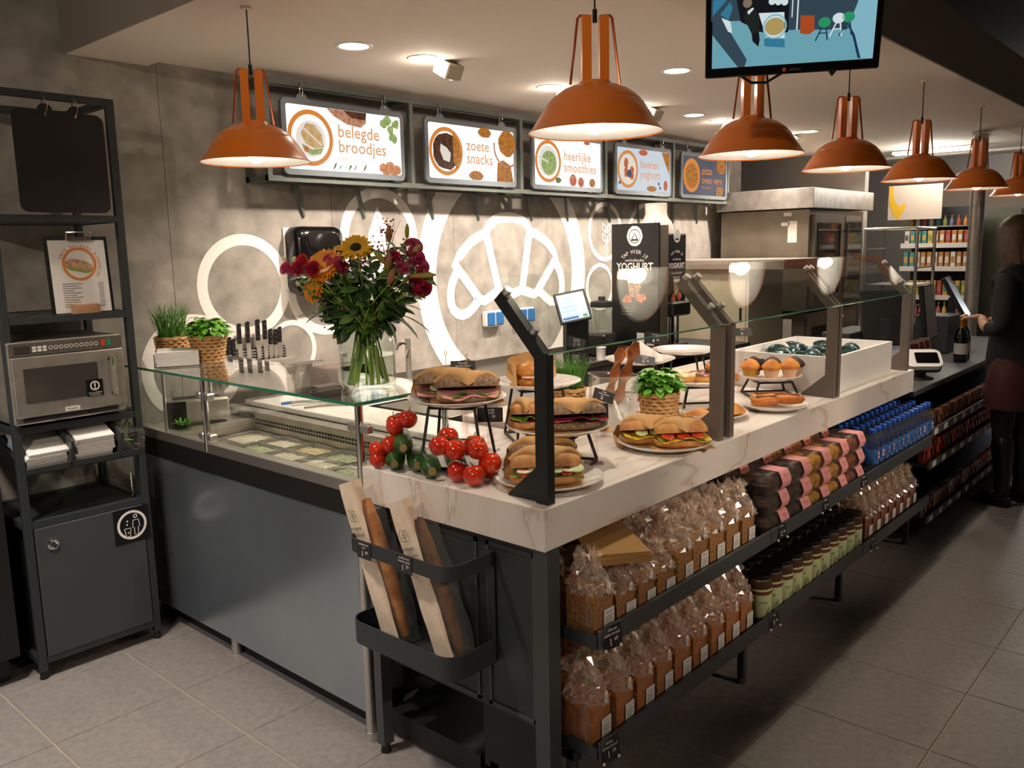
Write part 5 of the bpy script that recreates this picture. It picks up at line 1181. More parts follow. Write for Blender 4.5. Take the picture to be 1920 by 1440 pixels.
# ---------------------------------------------------------------- water bottles
mat('bluecap','#2a62cf',.35); mat('bluelabel','#2f62b8',.5,noise=(40,'#5b8bd0',3,.4,.7)); mat('labelwhite','#d9d4cf',.6); mat('labelred','#b5533f',.6); glass('pet','#dfe8f0',1.1,.03,1.6,.03)
bp_ = T('water_bottle','x','bottle',(0,0,0),0,'blue capped water bottles')
B().lathe([(.0,.002),(.026,.002),(.031,.008),(.030,.05),(.0305,.10),(.031,.135),(.026,.158),(.015,.174),(.0125,.184)],20).obj('bottle_body','pet',bp_)
o = B().lathe([(.0312,.045),(.0316,.047),(.0316,.108),(.0312,.11)],20).obj('wrap_label','bluelabel',bp_)
f = Face((0,-.0322,.08),(1,0,0),(0,0,1),o,.0004); f.rect(-.012,.010,-.012,.018,1).obj('emblem_panel','labelwhite',o,0); f.disc(-.001,.003,.007,2,10).obj('emblem','labelred',o,0)
B().lathe([(.0155,.178),(.0165,.180),(.0165,.196),(.0150,.199),(0,.199)],18).obj('cap','bluecap',bp_)
first = True
for r_ in range(3):
    for k in range(13):
        o = bp_ if first else dup(bp_); first = False
        o.location = (3.86+.068*k,1.272+.075*r_,.5645); o.rotation_euler = (0,0,rnd.uniform(-.3,.3)); o['label'] = '%s water bottle from the cake boxes, %s row'%(ORD[k+1],['front','middle','rear'][r_])
# ---------------------------------------------------------------- jars on the lower shelf
mat('jarlabel','#bcc392',.55,noise=(10,'#c8cda4',2)); mat('jarlid','#141210',.3); mat('jardark','#4a3222',.3); mat('labelink','#5c5a44',.7); mat('jarbrown','#6e3b28',.5)
jp = T('jar','x','jar',(0,0,0),0,'tall labelled jars')
B().lathe([(0,.002),(.040,.002),(.044,.008),(.044,.135),(.040,.150),(.038,.154)],26).obj('glass_body','jardark',jp)
o = B().lathe([(.0443,.012),(.0447,.013),(.0447,.118),(.0443,.119)],26).obj('green_label','jarlabel',jp); B().lathe([(.0449,.098),(.0449,.112)],26).obj('brown_band','jarbrown',o)
f = Face((0,-.0455,.06),(1,0,0),(0,0,1),o,.0004); f.text('soep',-.002,.012,.013,'labelink','label_text',1); f.stroke([(.012,-.03),(.018,-.005),(.024,-.03)],.004,1).obj('label_drawing','labelink',o,0)
B().lathe([(.0405,.152),(.042,.154),(.042,.168),(.040,.170),(.0,.170)],26).obj('lid','jarlid',jp); B().lathe([(.0400,.1495),(.0424,.150),(.0424,.1545),(.040,.155)],26).obj('rim_ring','chrome',jp)
first = True
for r_ in range(2):
    for k in range(11):
        o = jp if first else dup(jp); first = False
        o.location = (2.785+.092*k,1.292+.10*r_,.2445); o.rotation_euler = (0,0,-.75+rnd.uniform(-.25,.25)); o['label'] = '%s green labelled jar from the brown bread, %s row'%(ORD[k+1],['front','rear'][r_])
# black bowls / tubs behind
tb_ = T('black_tub','x','tub',(0,0,0),0,'black tubs'); B().lathe([(0,.002),(.055,.002),(.068,.09),(.072,.095),(.068,.097),(.06,.095),(0,.094)],24).obj('tub','black',tb_); B().lathe([(.07,.096),(.073,.0965),(.073,.102),(0,.103)],24).obj('lid','blackgloss',tb_)
for k,(x,y) in enumerate(((2.60,1.50),(2.76,1.50),(2.92,1.50))):
    o = tb_ if k == 0 else dup(tb_); o.location = (x,y,.2445+.0); o['label'] = '%s black lidded tub behind the jars, from the bread side'%ORD[k+1]
# brown rolls in bags after the jars
br = bread_proto('cake_brown',5); br['category'] = 'bread'; br['group'] = 'bagged rolls after the jars'
first = True
for r_ in range(2):
    for k in range(7):
        o = br if first else dup(br); first = False
        o.location = (3.86+.108*k,1.27+.15*r_,.2445); o['label'] = '%s bag of rolls counted from the jars, %s row'%(ORD[k+1],['front','rear'][r_])
# shelf edge price cards
for k,(x,z,ln,pr_,ct,lab) in enumerate(((1.745,.575,['volkoren','zaden brood'],'1','69','black shelf price card below the first upper loaf'),(1.735,.255,['bruin','tarwe brood'],'1','29','black shelf price card below the first lower loaf'),(2.80,.585,['muffins'],'2','49','shelf price card under the chocolate cakes'),(3.20,.585,['cakejes'],'2','49','shelf price card under the yellow cakes'),(3.62,.585,['cakejes'],'2','49','shelf price card under the brown cakes'),(2.76,.262,['soep'],'3','49','shelf price card under the first jar'),(3.78,.262,['broodjes'],'1','99','shelf price card where the jars end'))):
    t = price_card(x,SY0-.016,z,ln,pr_,ct,lab,.075 if k<2 else .055,.062 if k<2 else .05,.15,-.12,False)
    B().sph((.03,-.004,-.03),.005,8,5).obj('clip_ball','closure',t); B().sph((-.03,-.004,-.03),.005,8,5).obj('clip_ball','closure',t)
# ---------------------------------------------------------------- steel worktop along the back wall
WZ = .85
mat('worksteel','#8f8a82',.32,metal=.9); mat('beige','#b7ab93',.55); mat('blackmach','#121214',.35,coat=.2); mat('socketblue','#2f6aa6',.5); mat('screenblue','#9fbfe0',.4,emit=.35); mat('screenline','#4f76a8',.4,emit=.25); mat('screendark','#2c4f8c',.4,emit=.5); mat('screengreen','#3f7a3a',.4,emit=.5)
bw = T('back_worktop','stainless steel worktop along the grey wall','worktop',(2.40,3.27,0))
B().box(0,3.04,0,.548,WZ-.04,WZ,bev=.003).obj('top','worksteel',bw); B().box(0,3.04,.535,.548,WZ,WZ+.034).obj('backsplash','worksteel',bw); B().box(0,3.04,.06,.54,.08,WZ-.041).obj('body','steelbrush',bw)
for k in range(4): B().box(.02+.635*k,.635*(k+1)-.005,.045,.06,.1,WZ-.06).obj('door','steelbrush',bw)
# wall sockets
for k,(x,lab) in enumerate(((4.08,'left white double socket with blue covers'),(4.40,'right white double socket with blue covers'))):
    t = T('wall_socket',lab+' on the wall','socket',(x,WY,1.147),0,'sockets on the back wall')
    B().box(-.085,.085,-.045,-.001,-.05,.05,bev=.008).obj('box','white',t)
    for s in (-.042,.042): B().box(s-.036,s+.036,-.054,-.044,-.044,.044,bev=.006).obj('blue_cover','socketblue',t)
# paper towel dispenser
t = T('towel_dispenser','glossy black paper towel dispenser on the wall','dispenser',(2.685,WY,1.385))
b = B(); o_ = []
lv = [(.0,.30,.345),(-.07,.305,.35),(-.105,.285,.335),(-.125,.22,.28)]
pts = []
for y,w,h in lv: pts.append([(x,y-.002,z) for x,z in rrect(w,h,.05,5,0,.175)])
n = len(pts[0]); b.add([p for l in pts for p in l],[(j*n+i,j*n+(i+1)%n,(j+1)*n+(i+1)%n,(j+1)*n+i) for j in range(3) for i in range(n)]+[tuple(range(3*n,4*n))]); b.obj('cover','blackgloss',t,60)
B().box(-.158,.12,-.012,-.001,.02,.345,bev=.004).obj('back_plate','white',t); B().box(-.11,-.095,-.09,-.06,-.005,.02).box(-.09,-.075,-.09,-.06,-.005,.02).obj('latch','black',t); B().box(-.06,.09,-.1,-.03,.0,.012).obj('towel_edge','paper',t)
# knives in a wall holder
kh = T('knife_holder','ribbed dark knife holder on the wall behind the glass case','knife holder',(2.30,WY,1.045))
B().box(-.175,.175,-.05,-.001,.0,.085,bev=.004).obj('block','blackmatte',kh)
for k in range(6): B().box(-.174,.174,-.0525,-.049,.006+.0135*k,.012+.0135*k).obj('rib','steel',kh)
mat('knifehandle','#111112',.35)
for k,(px_,hz_,L) in enumerate(((-.150,1.20,.085),(-.128,1.19,.085),(-.092,1.262,.10),(-.045,1.268,.105),(.012,1.275,.105),(.052,1.268,.095),(.082,1.222,.078),(.110,1.218,.078),(.136,1.228,.078))):
    t = T('kitchen_knife','%s black handled knife from the left in the wall holder'%ORD[k+1],'knife',(2.30+px_,WY-.056,1.03),0,'knives in the wall holder'); z1 = hz_-1.03; z0 = z1-L
    hnd = B().prism([(x,-.006,z) for x,z in ((-.009,z0),(.009,z0),(.011,z0+L*.5),(.010,z1-.012),(.014,z1-.004),(.006,z1+.002),(-.008,z1-.004),(-.010,z0+L*.4))],(0,.012,0)).obj('handle','knifehandle',t)
    for q in (.2,.5,.8): B().cyl((0,-.0072,z0+L*q),(0,.0072,z0+L*q),.0022,n=8).obj('rivet','chrome',hnd)
    B().prism([(x,-.0008,z) for x,z in ((-.011,z0),(-.011,.012),(-.004,.0),(.014,.06),(.014,z0))],(0,.0016,0)).obj('blade','steel',t)
# tap, toaster, steel tray, tongs, wrapped bundle
t = T('kitchen_tap','straight chrome tap column behind the vase','tap',(3.07,3.50,WZ))
B().cyl((0,0,0),(0,0,.275),.016,n=18).cyl((0,0,0),(0,0,.02),.026,n=18).obj('column','steel',t); B().tube([(-.012,0,.245),(-.05,-.01,.255),(-.085,-.015,.245),(-.10,-.02,.225)],.009,10).obj('spout','chrome',t); B().tube([(-.01,-.01,.21),(-.03,-.02,.17)],.006,8).obj('lever','chrome',t)
t = T('toaster','brushed steel toaster box inside the glass case end','toaster',(1.86,3.575,.8515),math.radians(-22))
B().box(-.135,.135,-.07,.07,.01,.115,bev=.01).obj('body','steelbrush',t); B().box(-.10,.10,-.035,-.012,.1155,.117).box(-.10,.10,.012,.035,.1155,.117).obj('slot','black',t); B().box(-.135,-.05,-.074,-.069,.0,.11).obj('dark_side','black',t)
for x in (-.11,.11):
    for y in (-.05,.05): B().cyl((x,y,0),(x,y,.012),.01).obj('foot','black',t)
t = T('steel_tray','thin stainless tray on a bracket below the knives','tray',(2.14,3.49,1.06))
B().box(0,.36,0,.24,0,.006,bev=.002).box(0,.36,0,.004,.005,.014).box(0,.36,.236,.24,.005,.014).obj('tray','steel',t); B().box(.06,.33,.05,.20,-.045,0).obj('bracket','steelbrush',t); B().cyl((.28,.12,-.045),(.28,.12,-.205),.014).obj('leg','steelbrush',t)
t = T('herb_tub','small tub of green herbs at the left end of the case','herb tub',(1.755,3.50,.851)); B().lathe([(0,0),(.03,0),(.036,.03),(.034,.03),(0,.02)],16).obj('tub','plexi',t); b = B(); g = random.Random(2)
for k in range(30): leaf(b,(g.uniform(-.02,.02),g.uniform(-.02,.02),.015),(g.uniform(-1,1),g.uniform(-1,1),.6),.035,.01)
b.obj('herbs','herbgreen',t)
for k,(y,a) in enumerate(((3.30,.5),(3.22,.25),(3.12,.4))):
    t = T('serving_tongs',['steel tongs with a blue grip lying left on the cutting board','middle steel tongs on the cutting board','right steel tongs on the cutting board'][k],'tongs',(2.24,y,.913),-.9+a,'tongs on the cutting board')
    B().tube([(-.10,0,.004),(-.02,.006,.007),(.06,.012,.005),(.10,.010,.004)],[.004,.004,.004,.007],6).obj('arm','steel',t); B().tube([(-.10,0,.004),(-.02,-.006,.007),(.06,-.012,.005),(.10,-.010,.004)],[.004,.004,.004,.007],6).obj('arm','steel',t)
    if k == 0: B().cyl((-.10,0,.004),(-.05,0,.006),.007).obj('grip','socketblue',t)
mat('bluecloth','#7fa3c6',.8,noise=(25,'#e3e6ea',3,.4,.6))
t = T('cloth_bundle','blue and white cloth bundle behind the glass case','cloth',(2.72,3.42,WZ)); g = random.Random(9)
B().grid(lambda u,v:((.11+.012*math.sin(12*u))*math.cos(2*PI*u)*math.cos(PI/2*v),(.09)*math.sin(2*PI*u)*math.cos(PI/2*v),.075*math.sin(PI/2*v)+.01*math.sin(15*u+9*v)),20,8,True).obj('cloth','bluecloth',t)
t = T('clear_tub','clear plastic tub at the back behind the vase','tub',(2.75,3.60,WZ)); B().box(-.16,.16,-.002,0,0,.15).box(-.16,-.158,0,.14,0,.15).box(.158,.16,0,.14,0,.15).box(-.16,.16,.138,.14,0,.15).box(-.16,.16,0,.14,0,.003).obj('tub','plexi',t); B().tube([(-.165,-.005,.15),(.165,-.005,.15),(.165,.145,.15),(-.165,.145,.15)],.004,6,True).obj('rim','plexi',t)
t = T('black_bowl','black bowl behind the ham sandwiches','bowl',(3.05,2.95,WZ)); B().lathe([(0,.0),(.05,.0),(.11,.05),(.115,.055),(.108,.053),(.05,.008),(0,.006)],28).obj('bowl','black',t)
bw2 = T('staff_table','low steel staff table between case and wall','table',(2.62,2.72,0)); B().box(0,.9,0,.5,WZ-.03,WZ-.001,bev=.002).obj('top','worksteel',bw2)
for x in (.03,.87):
    for y in (.03,.47): B().cyl((x,y,0),(x,y,WZ-.03),.018).obj('leg','steel',bw2)
# till screen, blender
t = T('till_screen','small touchscreen till tilted on a black stand by the wall','till',(4.36,3.36,WZ),CAMR+.12)
m = MX.Translation((0,-.03,.37)) @ MX.Rotation(-.42,4,'X') @ MX.Rotation(-.18,4,'Y')
scn = B(m).box(-.105,.105,-.012,.012,-.105,.105,bev=.004).obj('screen_body','black',t)
f = Face(m @ V((0,-.0125,0)),m.to_3x3() @ V((1,0,0)),m.to_3x3() @ V((0,0,1)),scn,.0006)
f.rect(-.09,.09,-.09,.088,1).obj('display','screenblue',scn,0); b = B()
for k in range(5): f.rect(-.075,.01,-.06+.03*k,-.058+.03*k,2,b)
for k in range(4): f.rect(-.075+.028*k,-.0735+.028*k,-.06,.062,2,b)
b.obj('display_lines','screenline',scn,0); f.rect(-.085,.02,-.085,-.068,2).obj('display_bar','screendark',scn,0); f.rect(.05,.08,-.085,-.065,2).obj('display_button','screengreen',scn,0)
B().box(-.03,.12,.03,.16,0,.30,bev=.006).obj('stand','black',t); B().bar((.0,.02,.28),(.0,-.02,.36),.04,.03).obj('neck','black',t)
t = T('blender','blender with clear jug and dark lid beside the till','blender',(4.78,3.42,WZ)); B().box(-.085,.085,-.08,.08,0,.16,bev=.015).obj('base','blackmach',t); B().lathe([(.055,.165),(.075,.34),(.072,.34),(.052,.17),(0,.168)],20).obj('jug','glass',t); B().lathe([(.076,.338),(.08,.345),(.078,.375),(.04,.382),(0,.384)],20).cyl((0,0,.38),(0,0,.41),.025).obj('lid','blackmatte',t); B().tube([(.07,0,.33),(.11,0,.31),(.105,0,.21),(.06,0,.19)],.008,8).obj('handle','glass',t)
t = T('cup_dispenser','small white cup holder between till and blender','cup holder',(4.60,3.30,WZ)); B().lathe([(0,0),(.03,0),(.033,.08),(.036,.085),(.03,.08),(.0,.075)],18).obj('cup','white',t)
B().lathe([(0,.0765),(.024,.077)],16).obj('cup_rim','paper',t)
# yoghurt machine
ym = T('yoghurt_machine','black yoghurt dispenser printed YOGHURT with a clear hopper','yoghurt machine',(4.95,3.075,WZ))
mat('machgrey','#857a6b',.4,metal=.5)
B().box(.0,.02,.0,.38,.06,.90).obj('side_panel','blackmach',ym); B().box(.02,.13,.003,.37,.03,.885).obj('grey_column','machgrey',ym); B().box(.13,.40,.02,.37,.30,.83,bev=.01).obj('tank_front','blackmach',ym); B().box(.15,.38,.10,.36,.06,.30).obj('tap_recess','black',ym); B().box(.13,.40,.0,.37,.0,.06,bev=.004).obj('drip_base','blackmach',ym)
B().cyl((.21,.06,.06),(.21,.06,.31),.03,n=16).cyl((.32,.06,.06),(.32,.06,.31),.03,n=16).obj('steel_tube','chrome',ym); B().box(.14,.39,-.03,.05,.26,.36,bev=.012).obj('tap_head','blackmach',ym)
mat('frost','#d5ccc6',.2,trans=.0); glass('hopperglass','#efe8e2',1.0,.05,1.5,.35,'#e8ded8')
B().lathe([(.125,.825),(.125,.87),(.11,.91),(.085,.94),(.075,.97),(.078,1.035),(.07,1.04)],28,(.268,.19,0)).obj('hopper','hopperglass',ym); B().tube([(.15,.12,.89),(.11,.10,.92),(.115,.10,.96),(.15,.12,.94)],.006,6).obj('hopper_handle','hopperglass',ym)
mat('yogpink','#e08a64',.6,noise=(30,'#c84a30',3,.4,.6)); mat('yogcup','#d9b48a',.6,noise=(50,'#8a5a3a',3,.4,.6))
for fc in (Face((-.0005,.19,.0),(0,-1,0),(0,0,1),ym),Face((.268,.0195,.0),(1,0,0),(0,0,1),ym)):
    k = 1 if fc.u.y < -.5 else .72
    fc.disc(0,.815,.062*k,1,28,None,.068*k,.04).obj('round_emblem','chalk',ym,0); b = fc.ring(0,.815,.047*k,.043*k,2,24); fc.stroke([(-.02*k,.80),(0,.835),(.02*k,.80)],.006,2,b); fc.rect(-.028*k,.028*k,.785,.795,2,b); b.obj('emblem_lines','blackmach',ym,0)
    fc.arc_text('TAP HIER JE',0,.575,.135*k if k == 1 else .13,PI/2,.036*k,'chalk','heading',1,.155 if k == 1 else .12)
    fc.text('oerhollandse',0,.652,.030*k,'chalk','lettering',1); fc.text('YOGHURT',0,.606,.072*k,'chalk','lettering',1,bold=.002*k,sx=.85); fc.text('VAN DUURZAME',0,.555,.030*k,'chalk','lettering',1,sx=.85); fc.text('WEIDEMELK',0,.525,.030*k,'chalk','lettering',1,sx=.85)
    fc.poly([(-.055*k,.50),(.055*k,.50),(.042*k,.40),(-.042*k,.40)],1).obj('cup_print','yogcup',ym,0); fc.poly([(-.06*k,.515),(.06*k,.515),(.055*k,.495),(-.055*k,.495)],2).obj('cup_rim_print','chalk',ym,0); b = fc.disc(-.055*k,.385,.04*k,1.5,9,None,.03,.25,3); fc.disc(.055*k,.39,.04*k,1.5,9,b,.03,.25,5); b.obj('fruit_print','yogpink',ym,0)
fc = Face((-.0005,.19,.0),(0,-1,0),(0,0,1),ym)
for z in (.32,.30,.28): fc.rect(-.11,.01-.02*(z==.28),z-.002,z+.002,1).obj('small_print','labelprint',ym,0)
for x in (.05,.13): fc.rect(x-.03,x+.03,.07,.155,1).obj('notice_sheet','labelwhite',ym,0)
fc.rect(-.08,.04,.048,.052,1).obj('small_print','labelprint',ym,0)
# beige tall cabinet with grey slab
t = T('beige_cabinet','tall beige cabinet with a grey slab on top, before the oven','cabinet',(6.2,3.03,0)); B().box(0,.62,.0,.70,.06,1.40).obj('body','beige',t); B().box(-.012,0,.02,.68,.10,1.36).obj('door','beige',t); B().box(-.016,-.011,.05,.07,1.0,1.10).obj('handle','black',t); B().box(-.05,.70,-.30,.72,1.40,1.475,bev=.003).obj('slab','fascia_paint',t); B().box(.02,.6,.02,.68,0,.06).obj('plinth','black',t)
B().box(2.51,3.04,-.22,0,WZ-.04,WZ).obj('top_extension','worksteel',bw)
t = T('dark_counter_unit','dark low unit below the empty plate','cabinet',(5.45,2.95,0)); B().box(0,.60,0,.75,.0,WZ-.05).obj('body','black',t); B().box(-.01,.61,-.01,.76,WZ-.05,WZ).obj('top','anthracite',t); B().box(.02,.58,-.012,-.001,.08,WZ-.08).obj('door','anthracite',t)
# steel oven with hood
ov = T('bake_off_oven','tall stainless steel oven with glass door and hood','oven',(7.0,2.90,0))
mat('ovensteel','#7d7568',.36,metal=.7,noise=(4,'#938a7c',2,.3,.7)); mat('ovenglass','#1d1311',.08,coat=.6); mat('paperlabel','#dcd6cc',.6)
B().box(0,1.25,0,.80,1.02,1.87).obj('upper_oven','ovensteel',ov); B().box(.02,1.23,.02,.80,.12,1.0).obj('lower_oven','ovensteel',ov); B().box(-.06,1.34,-.06,.82,1.88,2.045,bev=.004).obj('hood','steelbrush',ov)
d_ = B().box(.06,.72,-.03,.0,1.06,1.83).obj('door','ovensteel',ov); B().box(.12,.62,-.036,-.03,1.12,1.76).obj('door_glass','ovenglass',d_); B().cyl((.68,-.07,1.15),(.68,-.07,1.75),.014).box(.672,.688,-.07,-.03,1.2,1.22).box(.672,.688,-.07,-.03,1.68,1.70).obj('door_handle','chrome',d_)
d_ = B().box(.06,.72,-.01,.02,.16,.96).obj('door','ovensteel',ov); B().box(.12,.62,-.015,-.01,.24,.88).obj('door_glass','ovenglass',d_); B().box(.80,1.2,-.008,.0,1.06,1.83).obj('control_panel','mwdark',ov)
fo = Face((-.001,.80,0),(0,-1,0),(0,0,1),ov); fo.rect(.62,.70,1.60,1.78,1).obj('notice','paperlabel',ov,0); fo.rect(.56,.63,1.74,1.77,1).obj('notice','paperlabel',ov,0); fo.rect(.58,.65,1.82,1.85,1).obj('notice','paperlabel',ov,0); fo.rect(.60,.68,.70,.95,1).obj('notice','paperlabel',ov,0)
mat('ledgreen','#2fd07a',.4,emit=3); B().sph((.80,-.012,.93),.008,8,5).obj('indicator_led','ledgreen',ov)
# walls beyond the oven
struct(B().box(6.98,7.02,3.72,3.82,2.045,2.458).obj('trim_3','fascia_paint'))
struct(B().box(8.55,8.65,3.0,6.4,0,2.5).obj('wall_partition','wallpaint'))
# bakery trolley
bt_ = T('bakery_trolley','chrome bakery trolley rack beside the oven','trolley',(7.6,2.22,0))
for x in (0,.5):
    for y in (0,.42): B().cyl((x,y,.06),(x,y,1.70),.013).obj('post','steel',bt_); B().sph((x,y,.035),(.03,.015,.035),10,6).obj('castor','black',bt_)
for z in (.10,1.70): B().tube([(0,0,z),(.5,0,z),(.5,.42,z),(0,.42,z)],.012,8,True).obj('frame_ring','steel',bt_)
for k in range(9):
    z = .25+.16*k
    for y in (0,.42): B().bar((0,y,z),(.5,y,z),.02,.012).obj('runner','steel',bt_)
    if k in (4,6): B().box(.0,.5,.01,.41,z+.008,z+.016).obj('tray','steelbrush',bt_)
# ---------------------------------------------------------------- far shop: shelves, banner, pole
fs = T('far_shelving','lit supermarket shelving at the far end of the shop','shelving',(9.0,2.16,0)); mat('shelfsteel','#8d8a84',.5,metal=.3)
B().box(.35,.38,-.02,.62,0,1.80).obj('back_panel','anthracite',fs)
for z in (1.555,1.33,1.05,.80,.45): B().box(0,.35,-.02,.62,z-.015,z).obj('shelf_board','shelfsteel',fs); B().box(-.008,0,-.02,.62,z-.035,z+.012).obj('price_strip','labelwhite',fs)
pal = ['#cfae55','#a8503a','#4f8f8a','#d8cdbf','#b8804a','#8a9a55','#b96a74','#cfa24e','#6a6478','#dcd6cc']
for i,c in enumerate(pal): mat('pack%d'%i,c,.45)
g = random.Random(21); shelfn = ['top','second','third','fourth']
pk_m = B().box(-.012,.03,-.019,.019,0,.125,bev=.004).box(-.013,-.0121,-.014,.014,.03,.09).mesh('carton',None)
rowkind = [[3,2,2,2,0,4,4,1,4,4,1],[2,2,9,4,4,9,4,4,9,4,4],[5,0,0,4,0,7,1,7,4,7,5],[6,0,6,6,0,6,6,0,6,6,6]]
for s,z in enumerate((1.556,1.331,1.051,.801)):
    for k in range(11):
        y = .57-.054*k
        h = .15 if s != 0 else .13
        t = T('grocery_pack','%s pack from the left on the %s far shelf'%(ORD[k+1],shelfn[s]),'grocery',(9.03,2.16+y,z),0,'packs on the far shelving')
        if s == 3: B().lathe([(0,0),(.02,0),(.022,.01),(.022,.12),(.008,.16),(.008,.185),(0,.186)],12).obj('bottle_body','pack%d'%rowkind[s][k],t); B().lathe([(.01,.175),(.01,.195),(0,.196)],10).obj('cap','labelwhite',t)
        else: B().box(-.02,.03,-.021,.021,0,h,bev=.004).obj('carton','pack%d'%rowkind[s][k],t); B().box(-.0215,-.0201,-.015,.015,h*.3,h*.7).obj('front_label','pack%d'%((rowkind[s][k]+5)%10),t)
t = T('bottle_shelf','upper shelf board with bottles above the grocery shelves','shelving',(9.0,2.16,1.72)); B().box(.03,.35,-.02,.62,0,.012).obj('board','shelfsteel',t); B().box(.33,.35,-.02,.62,.012,.2).obj('back','anthracite',t)
for k in range(9):
    t = T('sauce_bottle','%s small bottle from the left above the far shelves'%ORD[k+1],'bottle',(9.1,2.72-.062*k,1.7325),0,'small bottles above the far shelves'); B().lathe([(0,0),(.018,0),(.02,.01),(.019,.05),(.007,.075),(.007,.095),(0,.096)],10).obj('glass_body','pack%d'%((k*3)%10),t); B().lathe([(.009,.085),(.009,.1),(0,.101)],8).obj('cap','pack1',t)
t = T('fruit_banner','hanging pale banner with a yellow banana picture','banner',(9.0,2.42,1.80)); mat('bannerbg','#c9b7a8',.8); mat('banana','#e2b128',.6,noise=(8,'#c98f1c',2)); B().box(0,.015,0,.50,0,.335).obj('panel','bannerbg',t)
fb_ = Face((-.001,.50,0),(0,-1,0),(0,0,1),t); fb_.poly([(.0,.33),(.01,.16),(.05,.05),(.10,.0),(.13,.05),(.17,.13),(.16,.17),(.11,.13),(.07,.17),(.045,.25),(.04,.33)],1).obj('banana_print','banana',t,0)
t = T('pale_wall_sign','long pale sign panel on the far wall','sign',(10.4,1.75,1.90)); B().box(0,.02,0,1.2,0,.30).obj('panel','bannerbg',t); B().box(-.005,0,.0,1.2,.0,.02).obj('lower_rail','shelfsteel',t)
t = T('grey_green_cabinet','tall plain grey green cabinet end behind the pole','cabinet',(9.6,1.86,0)); mat('greygreen','#77796a',.6); B().box(0,.5,0,.62,0,1.86).obj('body','greygreen',t); B().box(-.002,.502,-.002,.622,1.86,1.885).obj('top','greygreen',t)
pl_ = T('metal_pole','round brushed metal pole rising to the canopy','pole',(7.86,1.845,0)); B().cyl((0,0,0),(0,0,ZI-.002),.055,n=24).obj('tube','steelbrush',pl_); B().cyl((0,0,ZI-.03),(0,0,ZI-.002),.075,n=24).obj('collar','steel',pl_)
t = T('lit_cooler','bright lit cooler cabinet far behind the woman','cooler',(12.0,1.75,0)); mat('coolglow','#eef4ff',.5,emit=2.2); B().box(0,.6,0,.8,0,2.1).obj('body','black',t); B().box(-.01,0,.06,.74,.5,1.95).obj('lit_front','coolglow',t)
for k,(x,y) in enumerate(((11.5,1.5),(12.6,2.4))):
    t = T('tube_light','%s tube light in the open ceiling at the far end'%['nearer','farther'][k],'tube light',(x,y,2.75),.4,'tube lights at the far end'); B().box(-.6,.6,-.05,.05,0,.05).obj('housing','white',t); B().cyl((-.58,0,-.02),(.58,0,-.02),.018).obj('tube','downglow',t)
    lamp('tube_glow','POINT',(0,0,-.1),28,(1,.95,.88),t,.2)
# light over the far shelving
t = T('shelf_light','strip light fitted above the far shelving','tube light',(8.85,2.45,2.42)); B().box(-.03,.03,-.4,.4,0,.03).obj('housing','white',t); B().box(-.02,.02,-.38,.38,-.006,0).obj('tube','downglow',t); lamp('strip_glow','POINT',(-.25,0,-.12),14,(1,.95,.85),t,.15)
# ---------------------------------------------------------------- checkout counter with snack shelves
ck = T('checkout_counter','dark checkout counter after the marble end','counter',(4.66,1.335,0)); ckL = 3.0
B().box(0,ckL,0,.66,.785,.815,bev=.003).obj('top','anthracite2',ck); B().box(.0,ckL,.26,.62,.05,.783).obj('body','black',ck)
for z in (.60,.425,.125):
    s = B().box(.0,ckL,-.085,.258,z-.008,z).obj('shelf_board','anthracite',ck); B().box(0,ckL,-.095,-.085,z-.02,z+.022).obj('price_strip','anthracite2',s)
    for k in range(16): B().box(.05+.18*k,.12+.18*k,-.0965,-.0951,z-.014,z+.016).obj('price_tag','labelwhite',s)
snk = [['#5a2c22','#7a4a30','#3a2a26','#8a5a3a'],['#7a2a20','#8f3a2a','#5a2018','#c8502a'],['#8a7a6a','#6a4a3a','#7a3a30','#b0a090']]
for i,r in enumerate(snk):
    for j,c in enumerate(r): mat('snack%d%d'%(i,j),c,.3)
mat('orangepack','#d8541e',.4)
for s,(z,n) in enumerate(((.601,26),(.426,26),(.126,22))):
    for k in range(n):
        x = .06+.075*k; h = [.085,.10,.09][s]; last = k > 15 and s > 0
        t = T('snack_bar','%s snack packet from the marble end, %s checkout shelf'%(ORD[k+1] if k < 20 else ['twenty first','twenty second','twenty third','twenty fourth','twenty fifth','twenty sixth'][k-20],['upper','middle','lower'][s]),'snack',(4.66+x,1.335-.06,z+.0008),rnd.uniform(-.1,.1),'snacks on the checkout shelves')
        m_ = 'orangepack' if last and k%3 != 1 else 'snack%d%d'%(s,k%4)
        B().grid(lambda u,v:((u-.5)*.064,-.012*math.sin(PI*u)*math.sin(PI*v),h*v),6,5).grid(lambda u,v:((u-.5)*.064,.03+.012*math.sin(PI*u)*math.sin(PI*v),h*v),6,5).box(-.032,.032,.0,.03,0,h*.98).obj('wrapper',m_,t); B().box(-.02,.02,-.0135,-.0125,h*.35,h*.7).obj('front_label','snack%d%d'%(s,(k+1)%4) if not last else 'labelwhite',t)
# pay terminal
t = T('pay_terminal','white pay terminal with a dark screen on the checkout','pay terminal',(5.10,1.42,.816),CAMR-.15); m = MX.Rotation(-.85,4,'X')
mT = MX.Translation((0,.03,.10)) @ m
B(mT).prism([(x,-.03,z) for x,z in rrect(.20,.13,.035,6)],(0,.03,0)).obj('shell','white',t,50); B(mT).prism([(x,-.032,z) for x,z in rrect(.125,.08,.008,3,.02,0)],(0,.002,0)).obj('screen','blackgloss',t); B(mT).prism([(x,.0,z) for x,z in rrect(.205,.135,.035,6)],(0,.02,0)).obj('rear_shell','anthracite2',t,50); B().lathe([(.0,0),(.07,0),(.065,.012),(.03,.03),(.022,.10)],20,(0,.04,0)).obj('foot','black',t)
